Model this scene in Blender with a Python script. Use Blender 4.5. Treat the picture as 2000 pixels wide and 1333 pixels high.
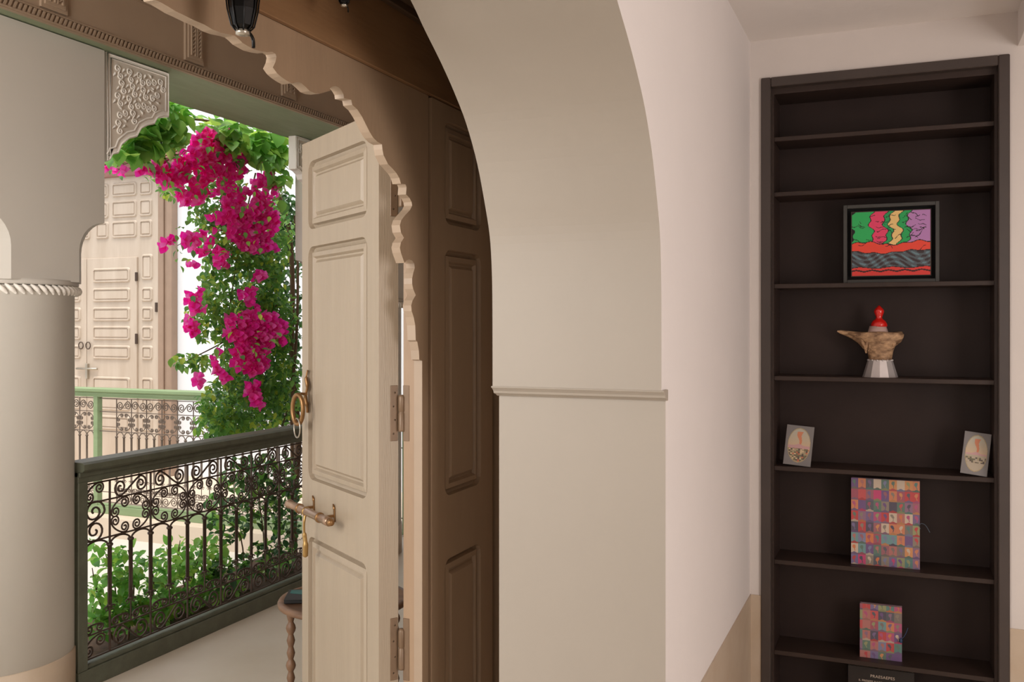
import bpy, math, random
import numpy as np
from mathutils import Vector, Matrix
random.seed(7); rng = np.random.default_rng(7)
PI = math.pi
for o in list(bpy.data.objects): bpy.data.objects.remove(o)
S = bpy.context.scene
COL = S.collection

# ------------------------------------------------------------------ camera, sky, sun, area lights, exposure
H = 1.5                      # eye height
F, HZ = 1830.0, 637.0        # focal length in px (2000 px wide), horizon row
TH = math.atan(760/1830)
cam = bpy.data.cameras.new('camera'); co = bpy.data.objects.new('camera', cam); COL.objects.link(co)
cam.sensor_width = 36; cam.lens = 36*F/2000; cam.shift_y = -(666.5-HZ)/2000
cam.clip_start = .02
co.location = (0, 0, H); co.rotation_euler = (PI/2, 0, TH)
S.camera = co
w = bpy.data.worlds.new('sky'); S.world = w; w.use_nodes = True
w.node_tree.nodes['Background'].inputs[0].default_value = (.93, .965, 1, 1)
w.node_tree.nodes['Background'].inputs[1].default_value = 1.55
sun = bpy.data.lights.new('sun', 'SUN'); sun.energy = 3.4; sun.angle = math.radians(25); sun.color = (1, .95, .87)
so = bpy.data.objects.new('sun', sun); COL.objects.link(so); so.rotation_euler = (math.radians(17), math.radians(8), 0)
def area(name, loc, target, sx, sy, power, col):
    l = bpy.data.lights.new(name, 'AREA'); l.shape = 'RECTANGLE'; l.size = sx; l.size_y = sy; l.energy = power; l.color = col
    o = bpy.data.objects.new(name, l); COL.objects.link(o); o.location = loc
    o.rotation_euler = (Vector(target)-Vector(loc)).to_track_quat('-Z', 'Y').to_euler()
    return o
area('room_window_light', (2.1, .9, 1.35), (-.5, 2.2, 1.75), 1.3, 1.5, 50, (1, .94, .915))
area('room_back_area_light', (.5, -2.2, 1.7), (-.6, 2.5, 1.35), 1.8, 1.6, 15, (1, .95, .90))  # soft light added behind the viewer in place of an assumed window
area('gallery_fill_light', (-1.75, -.6, 2.0), (-3.0, 3.2, 1.3), 1.0, 1.2, 80, (1, .97, .93))  # unseen fill light, added to brighten the pillar, beam and gallery floor
S.view_settings.view_transform = 'Standard'; S.view_settings.look = 'None'
S.view_settings.exposure = 0.0; S.view_settings.gamma = 1.0; S.view_settings.use_curve_mapping = False

# ------------------------------------------------------------------ helpers
def ray(px, py):
    u = (px-1000)/F
    return (-math.sin(TH)+math.cos(TH)*u, math.cos(TH)+math.sin(TH)*u, (HZ-py)/F)
def PX(px, py, x):           # point where a photo ray meets the plane X = x
    d = ray(px, py); t = x/d[0]; return Vector((x, d[1]*t, H+d[2]*t))
def PY(px, py, y):
    d = ray(px, py); t = y/d[1]; return Vector((d[0]*t, y, H+d[2]*t))
def lin(c): return tuple(((v/255)/12.92 if v/255 <= .04045 else ((v/255+.055)/1.055)**2.4) for v in c)
MATS = {}
def mat(name, rgb, rough=.7, metal=0, var=.06, scale=4, bump=0, bscale=60, stretch=None, spec=.5, rgb2=None, transl=0, rnd=None, coat=0, island=False):
    m = bpy.data.materials.new(name); m.use_nodes = True; nt = m.node_tree; N = nt.nodes; L = nt.links
    b = N['Principled BSDF']; b.inputs['Roughness'].default_value = rough; b.inputs['Metallic'].default_value = metal
    b.inputs['Specular IOR Level'].default_value = spec; b.inputs['Coat Weight'].default_value = coat
    a = lin(rgb); c2 = lin(rgb2) if rgb2 else tuple(v*(1-var*2) for v in a)
    tc = N.new('ShaderNodeTexCoord'); mp = N.new('ShaderNodeMapping'); L.new(tc.outputs['Object'], mp.inputs[0])
    if stretch: mp.inputs['Scale'].default_value = stretch
    nz = N.new('ShaderNodeTexNoise'); nz.inputs['Scale'].default_value = scale; nz.inputs['Detail'].default_value = 6; nz.inputs['Roughness'].default_value = .6
    L.new(mp.outputs[0], nz.inputs[0])
    cr = N.new('ShaderNodeValToRGB'); cr.color_ramp.elements[0].position = .3; cr.color_ramp.elements[1].position = .7
    cr.color_ramp.elements[0].color = (*c2, 1); cr.color_ramp.elements[1].color = (*a, 1)
    L.new(nz.outputs[0], cr.inputs[0]); colr = cr.outputs[0]
    if rnd or island:
        src = N.new('ShaderNodeNewGeometry').outputs['Random Per Island'] if island else N.new('ShaderNodeObjectInfo').outputs['Random']
        r = N.new('ShaderNodeValToRGB')
        els = rnd; r.color_ramp.elements[0].color = (*lin(els[0]), 1); r.color_ramp.elements[1].color = (*lin(els[-1]), 1)
        for i, e in enumerate(els[1:-1]):
            q = r.color_ramp.elements.new((i+1)/(len(els)-1)); q.color = (*lin(e), 1)
        L.new(src, r.inputs[0]); colr = r.outputs[0]
    L.new(colr, b.inputs['Base Color'])
    if bump:
        bn = N.new('ShaderNodeTexNoise'); bn.inputs['Scale'].default_value = bscale; bn.inputs['Detail'].default_value = 4
        L.new(mp.outputs[0], bn.inputs[0]); bp = N.new('ShaderNodeBump'); bp.inputs['Strength'].default_value = bump; bp.inputs['Distance'].default_value = .004
        L.new(bn.outputs[0], bp.inputs['Height']); L.new(bp.outputs[0], b.inputs['Normal'])
    if transl:
        t = N.new('ShaderNodeBsdfTranslucent'); mx = N.new('ShaderNodeMixShader'); mx.inputs[0].default_value = transl
        L.new(colr, t.inputs[0]); L.new(b.outputs[0], mx.inputs[1]); L.new(t.outputs[0], mx.inputs[2])
        L.new(mx.outputs[0], N['Material Output'].inputs[0])
    MATS[name] = m; return m

WOFF = {}
def wl(o): return WOFF.get(o.name, Vector((0, 0, 0))) if o else Vector((0, 0, 0))
def props(o, label=None, cat=None, group=None, kind=None):
    if label: o['label'] = label
    if cat: o['category'] = cat
    if group: o['group'] = group
    if kind: o['kind'] = kind
    return o
def empty(name, loc, label=None, cat=None, group=None, kind=None, rz=0):
    o = bpy.data.objects.new(name, None); COL.objects.link(o); o.location = loc; o.rotation_euler.z = rz
    WOFF[o.name] = Vector(loc) if not rz else Vector((0, 0, 0))
    return props(o, label, cat, group, kind)
class MB:
    def __init__(s): s.v = []; s.f = []; s.m = []; s.sm = []
    def add(s, vs, fs, mi=0, smooth=False):
        b = len(s.v); s.v += [tuple(v) for v in vs]; s.f += [tuple(i+b for i in f) for f in fs]
        s.m += [mi]*len(fs); s.sm += [smooth]*len(fs); return s
    def box(s, x0, x1, y0, y1, z0, z1, mi=0):
        if x0 > x1: x0, x1 = x1, x0
        if y0 > y1: y0, y1 = y1, y0
        if z0 > z1: z0, z1 = z1, z0
        return s.add([(x0,y0,z0),(x1,y0,z0),(x1,y1,z0),(x0,y1,z0),(x0,y0,z1),(x1,y0,z1),(x1,y1,z1),(x0,y1,z1)],
            [(0,3,2,1),(4,5,6,7),(0,1,5,4),(1,2,6,5),(2,3,7,6),(3,0,4,7)], mi)
    def cbox(s, x0, x1, y0, y1, z0, z1, c=.003, mi=0):      # box with chamfered edges
        if x0 > x1: x0, x1 = x1, x0
        if y0 > y1: y0, y1 = y1, y0
        if z0 > z1: z0, z1 = z1, z0
        vs = []; fs = []
        X = (x0, x1); Y = (y0, y1); Z = (z0, z1); sg = (1, -1); id = {}
        for i in (0,1):
            for j in (0,1):
                for k in (0,1):
                    p = (X[i], Y[j], Z[k]); d = (sg[i]*c, sg[j]*c, sg[k]*c)
                    for a in range(3):
                        q = list(p)
                        for b in range(3):
                            if b != a: q[b] += d[b]
                        id[(i,j,k,a)] = len(vs); vs.append(q)
        g = lambda i,j,k,a: id[(i,j,k,a)]
        for i in (0,1): fs.append((g(i,0,0,0),g(i,1,0,0),g(i,1,1,0),g(i,0,1,0)))
        for j in (0,1): fs.append((g(0,j,0,1),g(1,j,0,1),g(1,j,1,1),g(0,j,1,1)))
        for k in (0,1): fs.append((g(0,0,k,2),g(1,0,k,2),g(1,1,k,2),g(0,1,k,2)))
        for a in (0,1):
            for b in (0,1):
                fs.append((g(a,b,0,0),g(a,b,1,0),g(a,b,1,1),g(a,b,0,1)))
                fs.append((g(a,0,b,0),g(a,1,b,0),g(a,1,b,2),g(a,0,b,2)))
                fs.append((g(0,a,b,1),g(1,a,b,1),g(1,a,b,2),g(0,a,b,2)))
        for i in (0,1):
            for j in (0,1):
                for k in (0,1): fs.append((g(i,j,k,0),g(i,j,k,1),g(i,j,k,2)))
        ctr = Vector(((x0+x1)/2,(y0+y1)/2,(z0+z1)/2)); out = []
        for f in fs:
            p = [Vector(vs[i]) for i in f]; n = (p[1]-p[0]).cross(p[2]-p[0]); m_ = sum(p, Vector())/len(p)
            out.append(f if n.dot(m_-ctr) > 0 else tuple(reversed(f)))
        return s.add(vs, out, mi)
    def prism(s, poly, axis, a, b, mi=0, mside=None):         # poly: list of 2D points, extruded along axis from a to b
        n = len(poly)
        def p3(q, t): return {'x': (t, q[0], q[1]), 'y': (q[0], t, q[1]), 'z': (q[0], q[1], t)}[axis]
        vs = [p3(q, a) for q in poly]+[p3(q, b) for q in poly]
        s.add(vs, [tuple(range(n))[::-1], tuple(range(n, 2*n))], mi)
        bb = len(s.v)-2*n
        fs = [(bb+i, bb+(i+1) % n, bb+n+(i+1) % n, bb+n+i) for i in range(n)]
        s.f += fs; s.m += [mi if mside is None else mside]*n; s.sm += [False]*n
        return s
    def tube(s, pts, r, n=6, mi=0, cap=True, closed=False):
        pts = [Vector(p) for p in pts]; rs = r if isinstance(r, (list, tuple)) else [r]*len(pts)
        vs = []; N = len(pts); up = None
        for i, p in enumerate(pts):
            t = (pts[(i+1) % N]-pts[i-1]) if closed else (pts[min(i+1, N-1)]-pts[max(i-1, 0)])
            t.normalize()
            if up is None: up = Vector((0,0,1)) if abs(t.z) < .9 else Vector((1,0,0))
            a = t.cross(up); 
            if a.length < 1e-4: a = t.orthogonal()
            a.normalize(); b = a.cross(t); up = b
            for k in range(n):
                q = 2*PI*k/n; vs.append(p+a*(math.cos(q)*rs[i])+b*(math.sin(q)*rs[i]))
        fs = []
        for i in range(N if closed else N-1):
            j = (i+1) % N
            for k in range(n):
                fs.append((i*n+k, i*n+(k+1) % n, j*n+(k+1) % n, j*n+k))
        if cap and not closed: fs += [tuple(range(n)), tuple((N-1)*n+k for k in range(n))[::-1]]
        return s.add(vs, fs, mi, True)
    def lathe(s, prof, c=(0,0,0), n=24, mi=0, smooth=True, axis='z', flute=0):
        vs = []
        for (r, z) in prof:
            for k in range(n):
                q = 2*PI*k/n; rr = r*(1+(flute if k % 2 else 0))
                x, y = rr*math.cos(q), rr*math.sin(q)
                vs.append({'z': (c[0]+x, c[1]+y, c[2]+z), 'x': (c[0]+z, c[1]+x, c[2]+y), 'y': (c[0]+y, c[1]+z, c[2]+x)}[axis])
        fs = []
        for i in range(len(prof)-1):
            for k in range(n): fs.append((i*n+k, i*n+(k+1) % n, (i+1)*n+(k+1) % n, (i+1)*n+k))
        fs += [tuple(range(n))[::-1], tuple((len(prof)-1)*n+k for k in range(n))]
        return s.add(vs, fs, mi, smooth)
    def xf(s, M):
        s.v = [tuple(M @ Vector(v)) for v in s.v]; return s
    def mesh(s, name, mats, off=Vector((0,0,0)), fixn=True):
        me = bpy.data.meshes.new(name)
        me.from_pydata([(v[0]-off[0], v[1]-off[1], v[2]-off[2]) for v in s.v], [], s.f)
        for m in (mats if isinstance(mats, (list, tuple)) else [mats]): me.materials.append(m)
        me.polygons.foreach_set('material_index', s.m); me.polygons.foreach_set('use_smooth', s.sm)
        if fixn:
            import bmesh
            bm = bmesh.new(); bm.from_mesh(me); bmesh.ops.recalc_face_normals(bm, faces=bm.faces); bm.to_mesh(me); bm.free()
        me.update(); return me
    def build(s, name, mats, parent=None, fixn=True, **k):
        o = bpy.data.objects.new(name, s.mesh(name, mats, wl(parent), fixn)); COL.objects.link(o)
        if parent: o.parent = parent; WOFF[o.name] = wl(parent)
        return props(o, **k)
def inst(me, name, loc, parent, rot=(0,0,0), scale=(1,1,1)):
    o = bpy.data.objects.new(name, me); COL.objects.link(o); o.parent = parent
    o.location = Vector(loc)-wl(parent); o.rotation_euler = rot; o.scale = scale; return o
def bevel(o, wdt=.004, seg=2):
    m = o.modifiers.new('bevel', 'BEVEL'); m.width = wdt; m.segments = seg; m.limit_method = 'ANGLE'; m.angle_limit = math.radians(35); return o
def rrect(x0, x1, z0, z1, r, n=5):
    pts = []
    for cx, cz, a0 in ((x1-r, z1-r, 0), (x0+r, z1-r, PI/2), (x0+r, z0+r, PI), (x1-r, z0+r, 1.5*PI)):
        for i in range(n): a = a0+PI/2*i/(n-1); pts.append((cx+r*math.cos(a), cz+r*math.sin(a)))
    return pts
def panel_mb(x0, x1, z0, z1, face, toward=1, rings=None, thick=.012):
    """raised-and-fielded panel in a local frame: x along, y out of the leaf, z up"""
    rings = rings or [(0, .0005, 0), (0, .034, .0), (.0035, .031, -.014), (.014, .022, -.020), (.018, .001, -.006), (.032, .001, -.003), (.038, .001, -.013), (.043, .001, -.013), (.052, .001, -.003)]
    vs = []; n = 20
    for ins, r, d in rings:
        r = max(r, .0005)
        for (x, z) in rrect(x0+ins, x1-ins, z0+ins, z1-ins, r): vs.append((x, face+toward*d, z))
    fs = []
    for i in range(len(rings)-1):
        for k in range(n): fs.append((i*n+k, i*n+(k+1) % n, (i+1)*n+(k+1) % n, (i+1)*n+k))
    fs.append(tuple((len(rings)-1)*n+k for k in range(n)))
    m = MB(); m.add(vs, fs); 
    return m

# ------------------------------------------------------------------ materials
M_white = mat('white_plaster', (226, 218, 214), .8, var=.02, scale=1.6, bump=.25, bscale=22)
M_backw = mat('back_wall_plaster', (216, 206, 199), .8, var=.03, scale=2, bump=.5, bscale=14)
M_ceil = mat('ceiling_plaster', (232, 224, 218), .8, var=.02, scale=2, bump=.3, bscale=18)
M_greige = mat('greige_tadelakt', (168, 157, 144), .55, var=.035, scale=1.5, bump=.12, bscale=16)
M_column = mat('column_plaster', (205, 199, 189), .7, var=.02, scale=2, bump=.12, bscale=18)
M_stucco = mat('carved_stucco', (246, 240, 231), .8, var=.03, scale=6, bump=.2, bscale=60)
M_dado = mat('tan_tadelakt_dado', (198, 180, 160), .45, scale=3, bump=.25, bscale=18, rgb2=(182, 159, 134))
M_floor = mat('tadelakt_floor', (224, 212, 196), .35, scale=1.6, bump=.15, bscale=9, rgb2=(210, 195, 175))
M_court = mat('courtyard_paving', (196, 190, 180), .6, var=.04, scale=2, bump=.2, bscale=12)
M_leafp = mat('taupe_door_paint', (166, 149, 128), .42, var=.05, scale=3, bump=.18, bscale=50, stretch=(6, 6, .35))
M_frame = mat('shaded_frame_paint', (163, 135, 108), .45, var=.06, scale=3, bump=.15, bscale=40, stretch=(3, 3, .5))  # door leaf paint again, its weaker warm light put into the colour
M_lintel = mat('waxed_lintel_wood', (147, 112, 78), .5, scale=2.2, bump=.15, bscale=30, stretch=(3, .6, 4), rgb2=(118, 83, 52))
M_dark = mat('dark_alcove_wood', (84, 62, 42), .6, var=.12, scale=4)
M_beam = mat('beam_paint', (166, 143, 120), .6, var=.05, scale=4)
M_greenb = mat('green_beam_paint', (146, 156, 128), .6, scale=5, stretch=(4, .8, 1), rgb2=(132, 144, 114))
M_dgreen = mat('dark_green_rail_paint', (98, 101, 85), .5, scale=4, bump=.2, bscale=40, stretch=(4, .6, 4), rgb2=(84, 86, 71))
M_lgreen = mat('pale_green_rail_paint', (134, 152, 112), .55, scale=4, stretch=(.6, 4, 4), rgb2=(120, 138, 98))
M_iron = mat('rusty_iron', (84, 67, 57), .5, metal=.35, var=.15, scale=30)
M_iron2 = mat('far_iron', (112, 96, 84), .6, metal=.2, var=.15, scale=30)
M_shelf = mat('black_stained_shelf', (60, 46, 40), .45, spec=.3, var=.12, scale=8, bump=.12, bscale=30)
M_shelfb = mat('black_niche_back', (54, 41, 37), .5, spec=.2, var=.12, scale=5)
M_frameb = mat('dark_unit_casing', (70, 59, 54), .42, var=.1, scale=6, bump=.12, bscale=30)
M_brass = mat('aged_brass', (150, 112, 72), .38, metal=.75, var=.15, scale=30)
M_bolt = mat('bolt_metal', (168, 138, 114), .33, metal=.7, var=.12, scale=30)
M_steel = mat('ring_steel', (190, 182, 168), .3, metal=.8, var=.1, scale=20)
M_hinge = mat('painted_hinge', (128, 103, 80), .45, metal=.2, var=.1, scale=20)
M_facade = mat('pink_beige_facade_wood', (200, 184, 168), .6, scale=2.5, stretch=(3, 3, .5), rgb2=(184, 166, 148))
M_facadeg = mat('facade_moulding_wood', (160, 134, 115), .6, var=.08, scale=5)
M_cornice = mat('rose_cornice_wood', (168, 122, 108), .55, scale=5, rgb2=(140, 98, 88), stretch=(.6, 4, 4))
M_farwall = mat('far_white_wall', (230, 231, 235), .8, var=.01, scale=2)
M_table = mat('table_wood', (138, 104, 78), .5, scale=6, stretch=(1, 6, 1), rgb2=(106, 76, 54))
M_soil = mat('planter_soil', (92, 66, 46), .95, var=.3, scale=30, bump=.6, bscale=40)
M_bark = mat('vine_bark', (118, 90, 68), .85, var=.2, scale=30, stretch=(4, 4, 1))
M_lampb = mat('blackened_iron', (20, 16, 13), .3, metal=.6, var=.3, scale=20)
G1 = [(80, 128, 60), (118, 170, 74), (98, 150, 72), (160, 200, 84), (82, 130, 74), (132, 180, 80), (212, 222, 84)]
G2 = [(112, 172, 84), (146, 204, 96), (124, 186, 82), (182, 222, 108), (100, 154, 82), (200, 232, 104)]
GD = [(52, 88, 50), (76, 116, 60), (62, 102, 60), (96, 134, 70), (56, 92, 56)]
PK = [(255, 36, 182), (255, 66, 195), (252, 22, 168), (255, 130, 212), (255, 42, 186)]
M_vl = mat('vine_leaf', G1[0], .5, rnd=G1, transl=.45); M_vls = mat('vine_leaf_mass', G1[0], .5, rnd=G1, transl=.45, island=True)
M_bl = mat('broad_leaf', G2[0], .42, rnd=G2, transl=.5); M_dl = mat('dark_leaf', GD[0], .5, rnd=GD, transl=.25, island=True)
M_bls = mat('broad_leaf_mass', G2[0], .42, rnd=G2, transl=.5, island=True)
M_br = mat('bract', PK[0], .6, rnd=PK, transl=.5); M_brs = mat('bract_mass', PK[0], .6, rnd=PK, transl=.5, island=True)

# ------------------------------------------------------------------ structure: the room
x1, x0 = -.5103, -.9355      # arch wall, near and far face
YS = 3.5                     # shelf wall plane
CZ = 2.54                    # ceiling
XD = -1.20                   # door frame plane
MB().box(-1.27, 2.3, -2.6, YS+.5, -.1, 0).box(-3.28, -1.27, -2.6, 8.2, -.1, 0).build('floor', M_floor, label='beige polished plaster floor of the room and gallery', cat='floor', kind='structure')
MB().box(x0-.4, 2.35, -2.65, YS+.5, CZ, CZ+.1).build('ceiling', M_ceil, label='off white plaster ceiling over the shelf niche', cat='ceiling', kind='structure')
# arch profile (y, z) from right impost up, mirrored about y = 1.05
AR = [(2.127, H-.15), (2.126, H+.05), (2.122, H+.14), (2.110, H+.22), (2.081, H+.295), (2.036, H+.388), (1.976, H+.470), (1.911, H+.530), (1.842, H+.582), (1.770, H+.629),
      (1.709, H+.672), (1.6, H+.738), (1.45, H+.815), (1.3, H+.87), (1.15, H+.91), (1.05, H+.925)]
def smooth_prof(p, k=3):
    out = []
    for i in range(len(p)-1):
        a, b, c, d = [np.array(p[max(0, min(len(p)-1, j))]) for j in (i-1, i, i+1, i+2)]
        for t in np.linspace(0, 1, k, endpoint=False):
            out.append(tuple(.5*((2*b)+(-a+c)*t+(2*a-5*b+4*c-d)*t*t+(-a+3*b-3*c+d)*t**3)))
    out.append(tuple(p[-1])); return out
ARs = smooth_prof(AR, 4)
prof = [(2.168, 0), (2.168, H-.170)]+[(2.127, H-.150)]+ARs[1:]
full = prof+[(2.1-y, z) for y, z in reversed(prof[:-1])]
wl_ = MB()
poly = [(YS+.4, 0), (YS+.4, CZ), (-2.6, CZ), (-2.6, 0)]
# wall as strips between arch curve and ceiling so that faces stay convex
def strip_wall(mb, curve, ztop, xa, xb, mface, mint, mback):
    n = len(curve)
    for i in range(n-1):
        (ya, za), (yb, zb) = curve[i], curve[i+1]
        if abs(ya-yb) > 1e-6 and ztop > max(za, zb):
            mb.add([(xb, ya, za), (xb, yb, zb), (xb, yb, ztop), (xb, ya, ztop)], [(0, 1, 2, 3)], mface)
            mb.add([(xa, ya, za), (xa, yb, zb), (xa, yb, ztop), (xa, ya, ztop)], [(0, 1, 2, 3)], mback)
        mb.add([(xb, ya, za), (xb, yb, zb), (xa, yb, zb), (xa, ya, za)], [(0, 1, 2, 3)], mint, abs(ya-yb) > 1e-6 and za > H-.14)
W = MB()
# curve yields y decreasing from right jamb to the left one
strip_wall(W, full, CZ, x0, x1, 0, 1, 1)
for (ya, yb) in ((2.168, YS+.4), (-2.6, 2.1-2.168)):
    for xx, mi in ((x1, 0), (x0, 1)): W.add([(xx, ya, 0), (xx, yb, 0), (xx, yb, CZ), (xx, ya, CZ)], [(0, 1, 2, 3)], mi)
W.build('wall_left', [M_white, M_greige], fixn=False, label='thick white wall with greige horseshoe arch between room and gallery', cat='wall', kind='structure')
# impost moulding on the jamb
def impost(yj, sgn, name, lab):
    m = MB(); pr = [(0, H-.149), (-.0445, H-.149), (-.0445, H-.153), (-.040, H-.155), (-.031, H-.162), (-.028, H-.168), (-.016, H-.171), (-.009, H-.175), (0, H-.176)]
    e = .006
    m.prism([(yj+sgn*a, z) for a, z in pr], 'x', x0-.004, x1+e)
    return bevel(m.build(name, M_greige, label=lab, cat='moulding', kind='structure'), .0015, 1)
impost(2.170, 1, 'trim_1', 'thin greige impost moulding across the right jamb of the arch')
# back wall with the niche opening
nx0, nx1, nzt = PY(1487, 153, YS).x, PY(1972, 107, YS).x, H+.900
B = MB().box(x1-.02, nx0+.012, YS, YS+.4, 0, nzt-.012).box(nx1-.012, 2.3, YS, YS+.4, 0, nzt-.012).box(x1-.02, 2.3, YS, YS+.4, nzt-.012, CZ)
B.build('wall_back', M_backw, label='rough off white plaster wall around the black shelf niche', cat='wall', kind='structure')
MB().box(2.3, 2.4, -2.6, YS, 0, CZ).build('wall_right', M_backw, label='plaster wall on the right of the room, outside the picture', cat='wall', kind='structure')
MB().box(x0, 2.4, -2.7, -2.6, 0, CZ).build('wall_front', M_backw, label='plaster wall behind the viewer', cat='wall', kind='structure')
MB().box(.356, 2.3, -2.6, YS, H+.925, CZ).build('trim_2', M_ceil, label='dropped plaster beam at the right edge of the ceiling', cat='beam', kind='structure')
D = MB().box(x1, x1+.004, 2.168, YS, 0, .518); D.build('baseboard_left', M_dado, label='tan polished dado at the foot of the white wall beside the arch', cat='dado', kind='structure')
D = MB().box(x1, nx0+.001, YS-.005, YS, 0, .518).box(nx1-.001, 2.3, YS-.005, YS, 0, .498)
D.build('baseboard_back', M_dado, label='tan polished dado at the foot of the shelf wall', cat='dado', kind='structure')
# masonry between arch wall and door wall, beyond the alcove
MB().box(-1.262, x0, 2.76, YS+.5, 0, 3.1).box(-1.262, x0, YS+.5, 8.2, 0, 3.1).box(-1.262, x0-.001, -2.6, 2.76, CZ-.001, 3.1).box(-1.262, x0, -2.6, -.3, 0, CZ).build('wall_gallery', M_frame, label='brown painted wall of the gallery around the wooden doorway', cat='wall', kind='structure')
MB().box(x0-.028, x0-.004, 2.69, 2.76, 0, 2.33).build('trim_5', M_dark, label='dark strip standing in for the dark gap between the folded door leaf and the arch jamb', cat='trim', kind='structure')  # strip added to give the gap beside the jamb its darkness

# ------------------------------------------------------------------ shelf unit in the niche
unit = empty('shelf_unit', ((nx0+nx1)/2, YS+.09, 0), 'tall black built-in shelf unit with seven shelves in white wall', 'shelf')
fx = [nx0, nx0+.034, nx1-.034, nx1]
c = MB().cbox(fx[0], fx[1], YS-.012, YS+.03, .02, nzt, .003).cbox(fx[2], fx[3], YS-.012, YS+.03, .02, nzt, .003).cbox(fx[1], fx[2], YS-.0115, YS+.03, nzt-.034, nzt, .003)
c.build('casing', M_frameb, unit)
YF = YS+.03; DEP = .175; ix0, ix1 = PY(1512, 600, YF).x, PY(1942, 600, YF).x
it = H+PY(1513, 185, YF).z-H; it = PY(1515, 185, YF).z
MB().box(fx[1]-.002, ix0, YF-.004, YF+DEP, .02, nzt-.03).build('side_panel', M_shelf, unit)
MB().box(ix1, fx[2]+.002, YF-.004, YF+DEP, .02, nzt-.03).build('side_panel', M_shelf, unit)
MB().box(ix0, ix1, YF-.004, YF+DEP, it, nzt-.032).build('top_panel', M_shelf, unit)
MB().box(fx[0], fx[3], YF+DEP, YF+DEP+.02, 0, nzt).build('back_panel', M_shelfb, unit)
SH = [H+.6755, H+.4725, H+.141, H-.196, H-.527, H-.868, H-1.205]
SH = [PY(1515, y+4, YF).z for y in (268.5, 376, 555.5, 735, 911, 1094, 1271)]
for z in SH:
    MB().cbox(ix0, ix1, YF, YF+DEP, z-.008, z+.008, .0012).build('shelf', M_shelf, unit)
MB().box(ix0, ix1, YF, YF+DEP, .02, .08).build('plinth', M_shelf, unit)

# prints as fine colour grids -----------------------------------------------------------------
def cm(name, rough=.5, coat=0):
    m = bpy.data.materials.new(name); m.use_nodes = True; b = m.node_tree.nodes['Principled BSDF']
    a = m.node_tree.nodes.new('ShaderNodeAttribute'); a.attribute_name = 'Col'; m.node_tree.links.new(a.outputs['Color'], b.inputs['Base Color'])
    b.inputs['Roughness'].default_value = rough; b.inputs['Coat Weight'].default_value = coat; b.inputs['Coat Roughness'].default_value = .25
    return m
M_print = cm('printed_paper', .5, .3); M_printm = cm('matte_print', .6)
def raster(name, wd, ht, img, parent, M, material):
    """img: (ny, nx, 3) sRGB 0-255, bottom row first; plane in local x-z facing -y, transform M"""
    ny, nx, _ = img.shape
    xs = np.linspace(0, wd, nx+1); zs = np.linspace(0, ht, ny+1)
    X, Z = np.meshgrid(xs, zs); V = np.stack([X.ravel(), np.zeros(X.size), Z.ravel()], 1)
    V = V @ np.array(M.to_3x3()).T + np.array(M.translation)
    i = np.arange(ny)[:, None]*(nx+1)+np.arange(nx)[None, :]; i = i.ravel()
    Fc = np.stack([i, i+1, i+nx+2, i+nx+1], 1)
    me = bpy.data.meshes.new(name); me.vertices.add(len(V)); me.vertices.foreach_set('co', V.ravel())
    me.loops.add(Fc.size); me.loops.foreach_set('vertex_index', Fc.ravel()); me.polygons.add(len(Fc))
    me.polygons.foreach_set('loop_start', np.arange(len(Fc))*4); me.polygons.foreach_set('loop_total', np.full(len(Fc), 4))
    me.update(calc_edges=True)
    at = me.color_attributes.new('Col', 'FLOAT_COLOR', 'CORNER')
    c = img.reshape(-1, 3)/255.; c = np.where(c <= .04045, c/12.92, ((c+.055)/1.055)**2.4)
    c = np.concatenate([c, np.ones((len(c), 1))], 1); at.data.foreach_set('color', np.repeat(c, 4, 0).ravel())
    me.materials.append(material)
    o = bpy.data.objects.new(name, me); COL.objects.link(o); o.parent = parent; return o
def book_img(nc, nr, cw, ch, seed, offx=.0, offy=.0):
    r = np.random.default_rng(seed)
    pal = np.array([(150,110,140),(120,100,150),(225,60,120),(200,120,110),(150,140,120),(80,90,100),(170,100,110),(235,215,185),(225,80,80),(130,140,180),(110,170,170),(90,130,110),(180,80,100),(80,140,130),(110,80,140),(235,140,90),(130,120,110),(240,160,90),(70,70,90),(120,110,160),(160,170,110),(240,130,70),(215,60,60),(200,80,130)])
    W_, H_ = int(nc*cw), int(nr*ch); im = np.zeros((H_, W_, 3))
    NR, NC = int(nr)+2, int(nc)+2
    bg = pal[r.integers(0, len(pal), (NR, NC))]; fg = pal[r.integers(0, len(pal), (NR, NC))]; mn = pal[r.integers(0, len(pal), (NR, NC))]*.85
    ki = r.integers(0, 3, (NR, NC)); tl = r.uniform(-.1, .1, (NR, NC))
    yy, xx = np.mgrid[0:H_, 0:W_]; gx = xx/cw+offx; gy = yy/ch+offy
    ci = gx.astype(int); ri = gy.astype(int); u = gx-ci-.5; v = gy-ri
    im[:] = bg[ri, ci]
    vv = (v-.25)/.6; cx = np.sin(vv*5+ki[ri, ci])*.07+tl[ri, ci]*vv
    wd = np.where(vv < .45, .05+.05*vv, .06+.17*np.sqrt(np.clip(1-((vv-.72)/.3)**2, 0, 1)))
    pl = (np.abs(u-cx) < wd*.9) & (vv > 0) & (vv < 1); im[pl] = (fg[ri, ci])[pl]
    md = v < .1+.13*np.exp(-(u/.25)**2); im[md] = (mn[ri, ci])[md]
    return np.clip(im*.72+np.array([146, 122, 124])*.24, 0, 255)
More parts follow.
